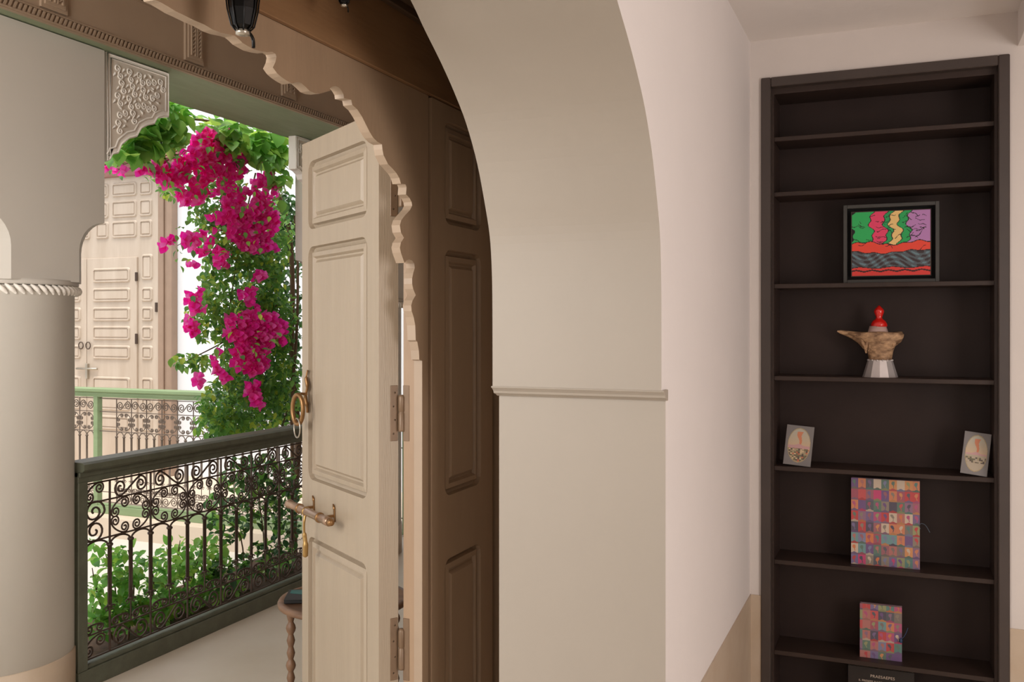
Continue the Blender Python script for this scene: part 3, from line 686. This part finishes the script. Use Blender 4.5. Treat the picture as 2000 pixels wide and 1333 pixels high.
# scroll curves ---------------------------------------------------------------------------------
def scroll_pts(kind, d, R, bulge=1.0, turns=1.6, n=26, r0=.14):
    t = np.linspace(0, 1, n); rad = R*(r0+(1-r0)*t**.9)
    A0 = PI/2 if kind == 'S' else PI
    a = A0+2*PI*turns*(1-t); left = np.stack([-d+rad*np.cos(a), rad*np.sin(a)], 1)
    if kind == 'S':
        p0, p1, t0, t1 = np.array([-d, R]), np.array([d, -R]), np.array([1, 0])*2.2*R, np.array([1, 0])*2.2*R; right = -left[::-1]
    else:
        p0, p1, t0, t1 = np.array([-d-R, 0]), np.array([d+R, 0]), np.array([0, 1])*bulge*4, np.array([0, -1])*bulge*4
        right = left[::-1]*np.array([-1, 1])
    h = np.linspace(0, 1, 12)[1:-1, None]
    mid_ = (2*h**3-3*h**2+1)*p0+(h**3-2*h**2+h)*t0+(-2*h**3+3*h**2)*p1+(h**3-h**2)*t1
    return np.concatenate([left, mid_, right])
def scroll_mesh(name, kind, d, R, r, mt, **k):
    return MB().tube([(a, 0, b) for a, b in scroll_pts(kind, d, R, **k)], r, 5).mesh(name, mt, fixn=False)

# carved stucco spandrels under the beam
def spandrel(x, y0, sgn, lab, grp, xt=.05):
    """edge at y0 against the pillar, spreading in direction sgn*y"""
    e = empty('carved_spandrel', (x, y0, bzb-.2), lab, 'carving', grp)
    W_ = .36; zt = bzb-.002
    P = [(0, zt), (W_, zt), (W_, zt-.20), (W_-.035, zt-.205), (W_-.07, zt-.222), (W_-.088, zt-.25), (W_-.125, zt-.262), (W_-.165, zt-.285), (W_-.19, zt-.325), (W_-.235, zt-.342), (W_-.275, zt-.375), (W_-.295, zt-.415), (W_-.325, zt-.425), (.02, zt-.45), (0, zt-.46)]
    Y = lambda a: y0+sgn*a
    m = MB()
    from mathutils.geometry import tessellate_polygon
    tri = tessellate_polygon([[Vector((a, b, 0)) for a, b in P]]); n = len(P)
    xa, xb = x-xt, x
    m.add([(xb, Y(a), b) for a, b in P], [tuple(t) for t in tri]); m.add([(xa, Y(a), b) for a, b in P], [tuple(t) for t in tri])
    m.add([(xb, Y(a), b) for a, b in P]+[(xa, Y(a), b) for a, b in P], [(i, (i+1) % n, n+(i+1) % n, n+i) for i in range(n)])
    m.build('spandrel_board', M_stucco, e)
    def inset(P, d):
        out = []; N_ = len(P)
        for i in range(N_):
            p, a, b = np.array(P[i]), np.array(P[i-1]), np.array(P[(i+1) % N_])
            e1 = (p-a)/np.linalg.norm(p-a); e2 = (b-p)/np.linalg.norm(b-p); n1 = np.array([e1[1], -e1[0]]); n2 = np.array([e2[1], -e2[0]])
            nn = n1+n2; nn = nn/max(np.linalg.norm(nn), .3); out.append(tuple(p+nn*d))
        return out
    b_ = MB()
    for d, r in ((.006, .004), (.030, .0045)):
        b_.tube([(x+.002, Y(a), b) for a, b in inset(P, d)], r, 5, closed=True)
    b_.build('raised_border', M_stucco, e, fixn=False)
    r_ = MB(); sp = scroll_pts('S', .27, .25, turns=1.25, n=16); random.seed(3)
    I = inset(P, .04)
    def inside(a, b):
        c_ = False
        for i in range(len(I)):
            (xa_, za), (xb2, zb2) = I[i], I[i-1]
            if (za > b) != (zb2 > b) and a < (xb2-xa_)*(b-za)/(zb2-za)+xa_: c_ = not c_
        return c_
    for i in range(5):
        for j in range(7):
            a, b = .065+i*.062+(j % 2)*.02, zt-.07-j*.058
            if not inside(a, b): continue
            ra = random.choice((.5, 2.1, 3.6, 5.2))+random.uniform(-.3, .3); s_ = .060
            q = [(a+s_*(u*math.cos(ra)-v*math.sin(ra)), b+s_*(u*math.sin(ra)+v*math.cos(ra))) for u, v in sp]
            r_.tube([(x+.003, Y(u), v) for u, v in q], .0036, 5)
            for t in (ra+1.5, ra+4.6):
                u, v = a+.028*math.cos(t), b+.028*math.sin(t)
                if inside(u, v): r_.tube([(x+.001, Y(u-.012*math.cos(t+.6)), v-.012*math.sin(t+.6)), (x+.005, Y(u), v), (x+.001, Y(u+.012*math.cos(t+.6)), v+.012*math.sin(t+.6))], [.001, .006, .001], 5)
    r_.build('carved_scrollwork', M_stucco, e, fixn=False)
    rc_ = MB(); tri = tessellate_polygon([[Vector((a, b, 0)) for a, b in inset(P, .034)]])
    rc_.add([(x+.0012, Y(a), b) for a, b in inset(P, .034)], [tuple(t) for t in tri]).build('carving_ground', mat('carving_ground', (220, 209, 195), .9), e, fixn=False)
yp1 = PX(208, 300, -3.06).y
spandrel(-3.06, yp1, 1, 'carved white stucco spandrel beside the left pillar capital', 'carved spandrels')
spandrel(-3.36, 5.06, -1, 'carved stucco spandrel at the far pillar, beside the door leaf', 'carved spandrels')

# ------------------------------------------------------------------ railings
def railing(name, lab, length, origin, rz, starts, bay, Z, mwood, miron, near=True, gap0=0, rod=.0050, post_at=(), htop=.94, zb=0.0, grp='courtyard railings'):
    e = empty(name, origin, lab, 'railing', grp, rz=rz); WOFF[e.name] = Vector((0, 0, 0))
    wd = .05 if near else .045
    tb, z2, z3, zarch, zfoot, zs1, zs0, zbot = Z
    # timber: x along, y across, z up
    MB().prism([(-wd-.012, htop-.03), (-wd-.012, htop-.008), (-wd+.004, htop), (wd-.004, htop), (wd+.012, htop-.008), (wd+.012, htop-.03), (wd, htop-.04), (-wd, htop-.04)], 'x', 0, length).build('top_rail', mwood, e)
    MB().cbox(0, length, -.028, .028, tb+.012, htop-.04, .003).cbox(0, length, -.036, .036, htop-.062, htop-.04, .003).build('upper_rail', mwood, e)
    MB().cbox(0, length, -.032, .032, zb, zbot-.03, .003).cbox(0, length, -.022, .022, zbot-.03, zbot-.012, .003).build('bottom_rail', mwood, e)
    ps = [0]+list(post_at)+[length-.05]
    for x in ps: MB().cbox(x, x+.05, -.03, .03, zbot-.03, tb+.02, .003).build('post', mwood, e)
    # iron bars
    for z in (tb, z2, z3, zs0, zbot): MB().cbox(.04, length-.04, -.003, .003, z-.0035, z+.0035, .0008).build('iron_bar', miron, e)
    ht, hr, hb_, hs = tb-z2, z2-z3, zs0-zbot, zs1-zs0
    ex1, ex2, ez1, ez2 = .37*bay, .15*bay, .13*hr, .335*hr
    dC = math.hypot(ex1-ex2, ez2-ez1)/2; RC = min(.098*bay, .145*hr); thC = math.atan2(ez2-ez1, ex1-ex2)
    mS = scroll_mesh('scroll', 'S', bay/4, min(ht*.43, bay*.21), rod*.9, miron)
    mC = scroll_mesh('scroll', 'C', dC, RC, rod*.8, miron, bulge=RC*1.25, turns=1.5)
    mB = scroll_mesh('scroll', 'S', bay/4, min(hb_*.43, bay*.21), rod*.9, miron)
    mW = scroll_mesh('scroll', 'C', bay*.115, min(hs*.42, bay*.1), rod*.8, miron, bulge=hs*.35, turns=1.4)
    mBig = scroll_mesh('scroll', 'S', hr*.25, gap0*.30, rod*.9, miron) if gap0 else None
    ah = bay/4-.004
    mA = MB().tube([(ah*math.cos(t), 0, (z3-zarch-.004)*math.sin(t)) for t in np.linspace(0, PI, 13)], rod*.9, 5).mesh('arch', miron, fixn=False)
    bl = MB(); L_ = zarch-zfoot
    for dx in (-rod*1.5, 0, rod*1.5): bl.tube([(dx, 0, zfoot+.002), (dx, 0, zarch)], rod*.75, 6)
    bl.lathe([(rod*2.4, 0), (rod*2.9, .006), (rod*2.4, .012)], (0, 0, zarch-.008), 8); bl.lathe([(rod*2.2, 0), (rod*2.6, .005), (rod*2.2, .01)], (0, 0, zfoot), 8)
    for s_ in (-1, 1): bl.tube([(s_*(rod*1.5+.012+.009*math.cos(t)), 0, zfoot-.006+.009*math.sin(t)) for t in np.linspace(0, 1.6*PI, 10)], rod*.6, 5)
    mBal = bl.mesh('baluster', miron, fixn=False)
    def put(me, nm, x, z, rot=0, sc=(1, 1, 1), y=0): return inst(me, nm, (x, y, z), e, (0, rot, 0), sc)
    if gap0:
        x = starts[0]-gap0/2
        put(mBig, 'scroll', x, (z2+z3)/2, PI/2, (1, 1, 1.1)); put(mC, 'scroll', x, (tb+z2)/2, -.6); put(mC, 'scroll', x, (zs0+zbot)/2, -.5, (1.1, 1, 1.1)); put(mW, 'scroll', x, (zs0+zs1)/2)
        put(mA, 'arch', x+.01, zarch, 0, (1.1, 1, 1)); put(mBal, 'baluster', starts[0]-gap0+.012, 0, 0, (.6, 1, 1))
    for bi, x in enumerate(starts):
        MB().cbox(x-.0035, x+.0035, -.004, .004, zbot, tb, .0008).build('upright', miron, e)
        f = 1 if bi % 2 else -1
        put(mS, 'scroll', x+bay/2, (tb+z2)/2, 0, (f, 1, 1)); put(mB, 'scroll', x+bay/2, (zs0+zbot)/2, 0, (-f, 1, 1))
        cz = (z2+z3)/2; cxx = x+bay/2
        for sx in (-1, 1):
            for sz in (-1, 1):
                th_c = (PI/2-thC) if False else math.atan2(ez2-ez1, ex1-ex2)
                rr = {(1, 1): th_c, (-1, 1): -th_c, (1, -1): PI-th_c, (-1, -1): PI+th_c}[(sx, sz)]
                put(mC, 'scroll', cxx+sx*(ex1+ex2)/2, cz+sz*(ez1+ez2)/2, rr)
        for k in (0, 1):
            put(mW, 'scroll', x+bay*(.25+.5*k), (zs0+zs1)/2+.002); put(mA, 'arch', x+bay*(.25+.5*k), zarch)
            put(mBal, 'baluster', x+bay*.5*k, 0)
            if k: MB().cbox(x+bay*.5-.0025, x+bay*.5+.0025, -.003, .003, zs0, zfoot, .0006).build('upright', miron, e)
    return e
near_o = (-3.135, 2.857, 0)
xs = [3.05-2.857+i*.237 for i in range(9)]
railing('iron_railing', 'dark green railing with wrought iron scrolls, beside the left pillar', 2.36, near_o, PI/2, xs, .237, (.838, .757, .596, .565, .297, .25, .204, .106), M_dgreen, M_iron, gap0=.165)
YR = 6.37; zf = -.18
fx0 = -7.9; Lf = 4.4
verts_px = 227.7; first = PY(227.7, 700, YR).x
pst = PY(187, 800, YR).x
sts = [first+.173*i-fx0 for i in range(15)]+[pst-.173-fx0-.02, pst-.346-fx0-.02, pst-.519-fx0-.02]
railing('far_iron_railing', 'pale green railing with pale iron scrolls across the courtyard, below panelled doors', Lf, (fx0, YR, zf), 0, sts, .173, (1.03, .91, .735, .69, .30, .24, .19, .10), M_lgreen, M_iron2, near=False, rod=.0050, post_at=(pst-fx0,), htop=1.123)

# ------------------------------------------------------------------ courtyard shell
MB().box(-10.5, -3.28, -2.6, 6.2, -.45, -.35).build('floor_courtyard', M_court, label='pale paving of the open courtyard', cat='floor', kind='structure')
MB().box(-3.30, -3.27, -2.6, 8.2, -.35, 0).build('trim_6', M_dado, label='tan edge of the gallery floor above the courtyard', cat='trim', kind='structure')
MB().box(-10.5, -3.28, 6.2, 8.35, -.45, zf).build('floor_far_gallery', mat('far_slab_plaster', (204, 186, 166), .6, var=.04), label='tan raised floor slab under the far railing', cat='floor', kind='structure')
YW = 8.3
MB().box(-10.5, -.9, YW, YW+.2, -.45, 4.6).build('wall_far', M_farwall, label='bright white wall across the courtyard', cat='wall', kind='structure')
MB().box(-10.6, -10.5, -2.6, YW+.2, -.45, 4.6).build('wall_courtyard_left', M_farwall, label='white courtyard wall beyond the left of the picture', cat='wall', kind='structure')
# far panelled doors
fa_ = empty('door_4', (PY(250, 700, YW).x, YW-.03, zf), 'pink beige wooden double doors with small panels across the courtyard', 'door', kind='structure')
def FX(px_, d=0): return PY(px_, 637, YW-.05).x
def FZ(py, px_=250): return PY(px_, py, YW-.05).z
xl, xr = FX(60), FX(312)
MB().box(xl, xr, YW-.05, YW, zf, FZ(345)).build('door_surround', M_facade, fa_)
small = [(0, .004, 0), (0, .02, 0), (.006, .02, .012), (.016, .016, .014), (.018, .001, .004), (.026, .001, .004), (.03, .001, .012)]
rows = [(523, 552), (562, 590), (600, 628), (637, 665), (675, 703), (737, 765), (775, 803), (813, 841)]
# two leaves
def pan(pxa, pxb, pya, pyb, face, parent):
    m = panel_mb(FX(pxa), FX(pxb), FZ(pyb), FZ(pya), face, -1, rings=[(0, .001, 0), (0, .03, 0), (.010, .026, .016), (.022, .02, .016), (.026, .001, .002), (.034, .001, -.001), (.040, .001, .012)])
    m.build('panel', M_facade, parent, fixn=False)
for (a, b, pa, pb, nm) in ((173, 270, 185, 258, 'right'), (76, 172, 90, 162, 'left')):
    lf = MB().cbox(FX(a), FX(b), YW-.075, YW-.05, zf+.02, FZ(503), .004).build('door_leaf', M_facade, fa_)
    for r0, r1 in rows: pan(pa, pb, r0, r1, YW-.0755, lf)
for r0, r1 in [(498, 548)]+rows[1:]: pan(277, 299, r0, r1, YW-.0505, fa_)
for r0, r1 in ((356, 384), (391, 425), (431, 465)):
    for a, b in ((143, 177), (188, 213), (219, 268), (273, 298)): pan(a, b, r0, r1, YW-.0505, fa_)
m = MB()
for a, b, d in ((311, 322, .075), (322, 331, .055), (331, 341, .10)): m.cbox(FX(a), FX(b), YW-d, YW, zf, FZ(318), .006)
m.build('door_moulding', M_facadeg, fa_)
m = MB()
for a, b, d in ((345, 331, .10), (331, 322, .15), (322, 312, .20), (312, 300, .16)): m.cbox(FX(40), FX(348), YW-d, YW, FZ(a), FZ(b), .008)
m.build('cornice', M_cornice, fa_)
for y_ in ((533, 550), (652, 672)): MB().cbox(FX(268), FX(272), YW-.088, YW-.07, FZ(y_[1]), FZ(y_[0]), .002).build('hinge', M_iron, fa_)
MB().cbox(FX(304), FX(308), YW-.065, YW-.05, FZ(610), FZ(592), .002).build('hinge', M_iron, fa_)
for p_ in (164, 178):
    c0 = (FX(p_), YW-.095, FZ(676)); MB().tube([(c0[0]+.035*math.cos(t), c0[1], c0[2]+.04*math.sin(t)) for t in np.linspace(0, 2*PI, 20, endpoint=False)], .006, 6, closed=True).build('door_handle', M_iron, fa_, fixn=False)
MB().lathe([(.012, 0), (.012, FX(196)-FX(156))], (FX(156), YW-.10, FZ(722)), 10, axis='x').cbox(FX(174), FX(178), YW-.11, YW-.07, FZ(742), FZ(712), .002).build('slide_bolt', M_steel, fa_)

# ------------------------------------------------------------------ side table and magazine
tc_ = (-1.985, 3.09); th_ = .455
te = empty('side_table', (tc_[0], tc_[1], 0), 'low round wooden side table with turned legs behind door leaf', 'table')
MB().lathe([(.235, 0), (.248, .006), (.25, .016), (.246, .024), (.225, .026), (.222, .0235)], (tc_[0], tc_[1], th_-.026), 48).build('table_top', M_table, te)
tb_prof = []
zz = 0
for i in range(9):
    z0_ = i*(th_-.03)/9; r_ = .013+.003*(i % 3 == 1)
    tb_prof += [(.010, z0_), (r_, z0_+.010), (r_+.003, z0_+.022), (r_, z0_+.034), (.010, z0_+.044)]
tb_prof.append((.014, th_-.026))
la = math.atan2(-.62, -.75)
for k in range(4):
    a = la+k*PI/2
    MB().lathe(tb_prof, (tc_[0]+.20*math.cos(a), tc_[1]+.20*math.sin(a), 0), 12).build('leg', M_table, te, fixn=False)
q = [(tc_[0]+.20*math.cos(la+k*PI/2), tc_[1]+.20*math.sin(la+k*PI/2)) for k in range(4)]
for k in range(4): MB().tube([(*q[k], .12), (*q[(k+1) % 4], .12)], .007, 8).build('stretcher', M_table, te, fixn=False)
mg = empty('magazine', (tc_[0]-.10, tc_[1]-.06, th_+.0005), 'dark magazine with teal cover lying on the round table', 'magazine', rz=math.radians(118))
M_teal = mat('teal_cover', (24, 122, 116), .3, scale=9, rgb2=(40, 44, 40), stretch=(1, 1, 1)); M_blk = mat('magazine_black', (34, 34, 34), .4)
MB().cbox(-.07, .07, -.10, .10, 0, .012, .001).build('pages', M_blk, mg)
MB().cbox(-.071, .071, -.101, .101, .012, .014, .0006).build('cover', M_blk, mg)
MB().prism([(-.06, -.09), (.0, -.09), (.06, .02), (.06, .09), (.02, .09)], 'z', .014, .0148).build('cover_picture', M_teal, mg)

# ------------------------------------------------------------------ plants
def leaf_geo(L_, W_, kind='leaf'):
    """low-poly leaf: x along, folded along the midrib, slightly drooping"""
    if kind == 'leaf':
        st = [(0, .10, 0), (.2, .72, .03), (.45, 1, .04), (.72, .72, .0), (1, 0, -.12)]
    else:
        st = [(0, .25, 0), (.3, .8, .08), (.6, 1, .10), (.85, .6, .04), (1, 0, -.04)]
    v = []; f = []
    for t, w_, z in st: v += [(t*L_, -w_*W_/2, (z+.10*w_)*L_), (t*L_, 0, z*L_), (t*L_, w_*W_/2, (z+.10*w_)*L_)]
    for i in range(len(st)-1):
        a = i*3; f += [(a, a+3, a+4, a+1), (a+1, a+4, a+5, a+2)]
    return np.array(v), f
def flower_geo(r):
    V = []; Fc = []
    for k in range(3):
        a = 2*PI*k/3; v, f = leaf_geo(r, r*.85, 'bract')
        T = Matrix.Rotation(a, 3, 'Z') @ Matrix.Rotation(-math.radians(48), 3, 'Y')
        b = len(V); V += [tuple(T @ Vector(p)) for p in v]; Fc += [tuple(i+b for i in q) for q in f]
    return np.array(V), Fc
def rot_rand(up=.3, face=None, spread=1.2):
    a = random.uniform(0, 2*PI)
    if face is None: d = Vector((math.cos(a), math.sin(a), random.uniform(-1, .5)))
    else: d = (Vector(face)+Vector([random.gauss(0, spread) for _ in range(3)]))
    d.normalize(); return d.to_track_quat('X', 'Z') @ Matrix.Rotation(random.uniform(-.7, .7), 3, 'X').to_quaternion()
CAMD = Vector((0, 0, H))
def flower_rot(p):
    d = (CAMD-p).normalized()+Vector([random.gauss(0, .7) for _ in range(3)]); return d.to_track_quat('Z', 'Y')
def plant_pieces(name, geo, mt_one, mt_mass, places, parent, mass_name, limit=300, seedrot=None):
    V, Fc = geo; me = bpy.data.meshes.new(name); me.from_pydata([tuple(v) for v in V], [], Fc); me.materials.append(mt_one)
    for p in me.polygons: p.use_smooth = True
    near = sorted(range(len(places)), key=lambda i: -places[i][3])   # largest first
    one, rest = near[:limit], near[limit:]
    for i in one:
        p, q, s_, _ = places[i]; o = bpy.data.objects.new(name, me); COL.objects.link(o); o.parent = parent
        o.location = p-wl(parent); o.rotation_mode = 'QUATERNION'; o.rotation_quaternion = q; o.scale = (s_,)*3
    if rest:
        VV = []; FF = []; n = len(V)
        for j, i in enumerate(rest):
            p, q, s_, _ = places[i]; R_ = np.array(q.to_matrix())*s_
            VV.append(V @ R_.T+np.array(p-wl(parent))); FF += [tuple(k+j*n for k in f) for f in Fc]
        m2 = bpy.data.meshes.new(mass_name); m2.from_pydata(np.concatenate(VV).tolist(), [], FF); m2.materials.append(mt_mass)
        m2.polygons.foreach_set('use_smooth', [True]*len(FF))
        o = bpy.data.objects.new(mass_name, m2); COL.objects.link(o); o.parent = parent; o['kind'] = 'stuff'
def scatter(blobs, n, xplane, depth, s0, s1, flower=False, face=None):
    """blobs: ellipses where the foliage hangs, given in the plane X = xplane"""
    wts = [b[2]*b[3]*(b[4] if len(b) > 4 else 1) for b in blobs]; out = []
    for _ in range(n):
        b = random.choices(blobs, wts)[0]
        r = math.sqrt(random.random()); a = random.uniform(0, 2*PI)
        dx = b[5] if len(b) > 5 else 0
        p = PX(b[0]+b[2]*r*math.cos(a)+random.gauss(0, 3), b[1]+b[3]*r*math.sin(a)+random.gauss(0, 3), xplane+dx)
        d = (p-CAMD).normalized(); p = p+d*random.uniform(-depth, depth)
        s_ = random.uniform(s0, s1)
        out.append((p, flower_rot(p) if flower else rot_rand(face=face, spread=.8), s_, s_/(p-CAMD).length+random.random()*.02))
    return out
random.seed(21)
XV = -3.95
base = PX(575, 1130, -3.75)
bv = empty('bougainvillea', (-3.85, 4.75, -.35), 'magenta bougainvillea in full bloom hanging beyond the railing', 'plant')
fol = [(470,560,75,110),(520,470,50,90),(500,690,75,110),(470,790,80,60),(430,400,55,60),(338,372,38,16,.9),(400,620,34,50),(378,705,40,14,1.2),(540,560,24,190,.25),(420,300,70,50,.5),(440,260,55,18,.8),(560,760,28,80,.9),
       (450,480,60,50),(395,430,20,30,.7),(230,335,8,10,.6),(300,330,30,14,.5),(530,620,50,60),(430,830,50,35)]
plant_pieces('leaf', leaf_geo(1, .62), M_vl, M_vls, scatter(fol, 6500, XV, .16, .034, .058, face=(.3, -.5, -.5)), bv, 'leaf_mass')
plant_pieces('leaf', leaf_geo(1, .62), M_vl, M_vls, scatter([(400,330,90,60),(470,420,70,80),(480,660,70,60),(380,480,40,60),(400,600,30,60),(430,560,50,60,.6)], 200, XV+.30, .04, .034, .052, face=(.3, -.5, -.5)), bv, 'front_leaf_mass', limit=0)
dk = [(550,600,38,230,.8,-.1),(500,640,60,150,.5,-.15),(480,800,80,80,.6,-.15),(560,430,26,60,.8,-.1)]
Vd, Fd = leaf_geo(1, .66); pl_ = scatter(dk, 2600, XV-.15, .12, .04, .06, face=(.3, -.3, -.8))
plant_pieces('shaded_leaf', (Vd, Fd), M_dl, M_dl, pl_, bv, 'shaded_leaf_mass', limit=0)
blo = [(413,283,38,32,1.3),(385,330,48,32),(335,345,32,16,1.2),(372,382,26,16,1.2),(312,330,22,14,1),(445,330,34,34,1),(465,300,20,16),(440,372,28,16,.8),(478,405,42,34,1.2),(490,450,40,34,1.4),(520,362,22,26,1.1),(515,420,28,30,1),(505,478,34,12,1.2),
       (376,468,18,11,1),(335,473,8,9,1.6),(366,470,12,9,1),(425,430,20,16,.6),(432,505,12,22,1.1),(372,516,7,8,1.4),(392,497,9,8,1.2),(405,470,10,14,.6),(505,539,13,7,1.2),(384,588,16,22,1.2),(374,640,10,14,1.5),(485,575,15,10,1),(490,600,12,18,1.1),
       (500,652,52,40,1.15),(492,700,32,34,1.2),(520,645,38,30,1),(470,640,30,30,.8),(498,762,14,20,1.4),(505,785,12,10,1.4),(425,715,13,20,1.1),(389,742,7,14,1.6),(393,765,6,8,1.3),(440,738,8,8,1),(239,335,7,6,1.2),(208,330,5,5,1.2),(276,322,9,12,1.4)]
plant_pieces('flower', flower_geo(1), M_br, M_brs, scatter(blo, 1450, XV+.16, .07, .032, .052, True), bv, 'flower_mass')
# stems
def pxs(l, xx): return [PX(a, b, xx) for a, b in l]
def stem(l, xx, r0, r1, nm='stem', par=None, jit=.012):
    P_ = [tuple(p+Vector([random.gauss(0, jit) for _ in range(3)])) for p in pxs(l, xx)]; Q = smooth3(P_, 5); n = len(Q)
    MB().tube(Q, [r0+(r1-r0)*i/(n-1) for i in range(n)], 7).build(nm, M_bark, par or bv, fixn=False)
gz = PX(572, 1180, XV)
stem([(573, 1165), (576, 1000), (578, 850), (574, 700), (570, 560), (560, 430), (520, 330), (470, 262), (400, 262)], XV-.05, .026, .010, 'trunk')
stem([(560, 1165), (566, 1000), (566, 800), (580, 640), (578, 500), (572, 420)], XV+.03, .016, .007, 'trunk')
for l in ([(500, 330), (480, 450), (450, 560), (440, 700), (460, 830)], [(470, 262), (410, 300), (350, 345), (305, 335)], [(560, 520), (520, 580), (500, 660), (500, 780)], [(540, 600), (450, 660), (380, 700), (345, 712)],
          [(400, 262), (330, 300), (270, 315), (208, 330)], [(480, 430), (410, 450), (340, 472)], [(560, 800), (520, 900), (470, 960)]): stem(l, XV, .006, .002)
# broad-leaved climber under the beam and behind
bc = empty('broad_leaved_climber', (-3.75, 4.2, 2.3), 'climber with large glossy green leaves trailing under the beam', 'plant')
bl1 = [(305,255,58,34,1.3),(340,222,36,18,1.1),(265,275,34,16,1.2),(250,298,32,8,1.4),(315,215,14,12,1.2),(285,300,30,16,.8),(430,242,40,12,1.1),(455,262,26,24,.9),(510,262,40,14,1),(530,288,34,22,1.1),(545,300,22,22,1),(535,340,16,26,1.1),(490,300,30,28,.6),(545,385,14,20,.6)]
plant_pieces('leaf', leaf_geo(1, .8), M_bl, M_bls, scatter(bl1, 430, XV+.22, .12, .075, .125, face=(.5, -.5, -.7)), bc, 'leaf_mass')
stem([(230, 298), (300, 262), (360, 235), (430, 238), (500, 250), (550, 275), (560, 330)], XV+.2, .008, .005, 'stem', bc)
stem([(316, 200), (320, 235), (318, 300)], XV+.2, .008, .004, 'stem', bc)
# planter bed with shrubs behind the near railing
MB().box(-4.15, -3.30, 2.6, 5.6, -.35, -.12).build('planter_bed', M_soil, label='dark earth bed along the courtyard side of the railing', cat='planter', kind='structure')
def shrub(lab, blobs, n, xx, s0, s1, stems, mt1, mtm, depth=.14, grp='shrubs behind the railing'):
    pxc = sum(b[0] for b in blobs)/len(blobs); pb = PX(pxc, 1200, xx); e = empty('leafy_shrub', (pb.x, pb.y, -.10), lab, 'plant', grp)
    plant_pieces('leaf', leaf_geo(1, .58), mt1, mtm, scatter(blobs, n, xx, depth, s0, s1, face=(.5, -.4, .1)), e, 'leaf_mass')
    for l in stems:
        P_ = pxs(l, xx); P_[0].z = min(P_[0].z, -.08); Q = smooth3([tuple(p) for p in P_], 5)
        MB().tube(Q, [.006-.004*i/(len(Q)-1) for i in range(len(Q))], 6).build('stem', M_bark, e, fixn=False)
    return e
shrub('light green leafy shrub seen through the left end of railing', [(205,1090,30,22,.8),(245,1110,40,40),(215,1170,45,50,1.2),(280,1140,40,45,1.1),(255,1205,80,30,1.5),(200,1225,30,24,1.2),(190,1070,16,14,.7)], 560, -3.68, .045, .078,
      [[(230, 1260), (225, 1150), (200, 1065)], [(250, 1250), (262, 1140), (250, 1075)], [(270, 1250), (300, 1150), (290, 1090)], [(220, 1250), (190, 1160), (180, 1110)]], M_bl, M_bls)
shrub('green leafy shrub with dense foliage behind the middle of railing', [(330,1100,35,35,.9),(350,1140,45,40,1.2),(390,1100,40,35),(410,1070,30,20,1),(340,1185,60,28,1.5),(350,1065,16,12,.7),(430,1110,30,30,1),(430,1150,50,24,1.3)], 600, -3.75, .045, .078,
      [[(340, 1220), (335, 1130), (325, 1070)], [(360, 1220), (380, 1120), (400, 1050)], [(380, 1220), (350, 1100), (352, 1056)]], M_bl, M_bls)
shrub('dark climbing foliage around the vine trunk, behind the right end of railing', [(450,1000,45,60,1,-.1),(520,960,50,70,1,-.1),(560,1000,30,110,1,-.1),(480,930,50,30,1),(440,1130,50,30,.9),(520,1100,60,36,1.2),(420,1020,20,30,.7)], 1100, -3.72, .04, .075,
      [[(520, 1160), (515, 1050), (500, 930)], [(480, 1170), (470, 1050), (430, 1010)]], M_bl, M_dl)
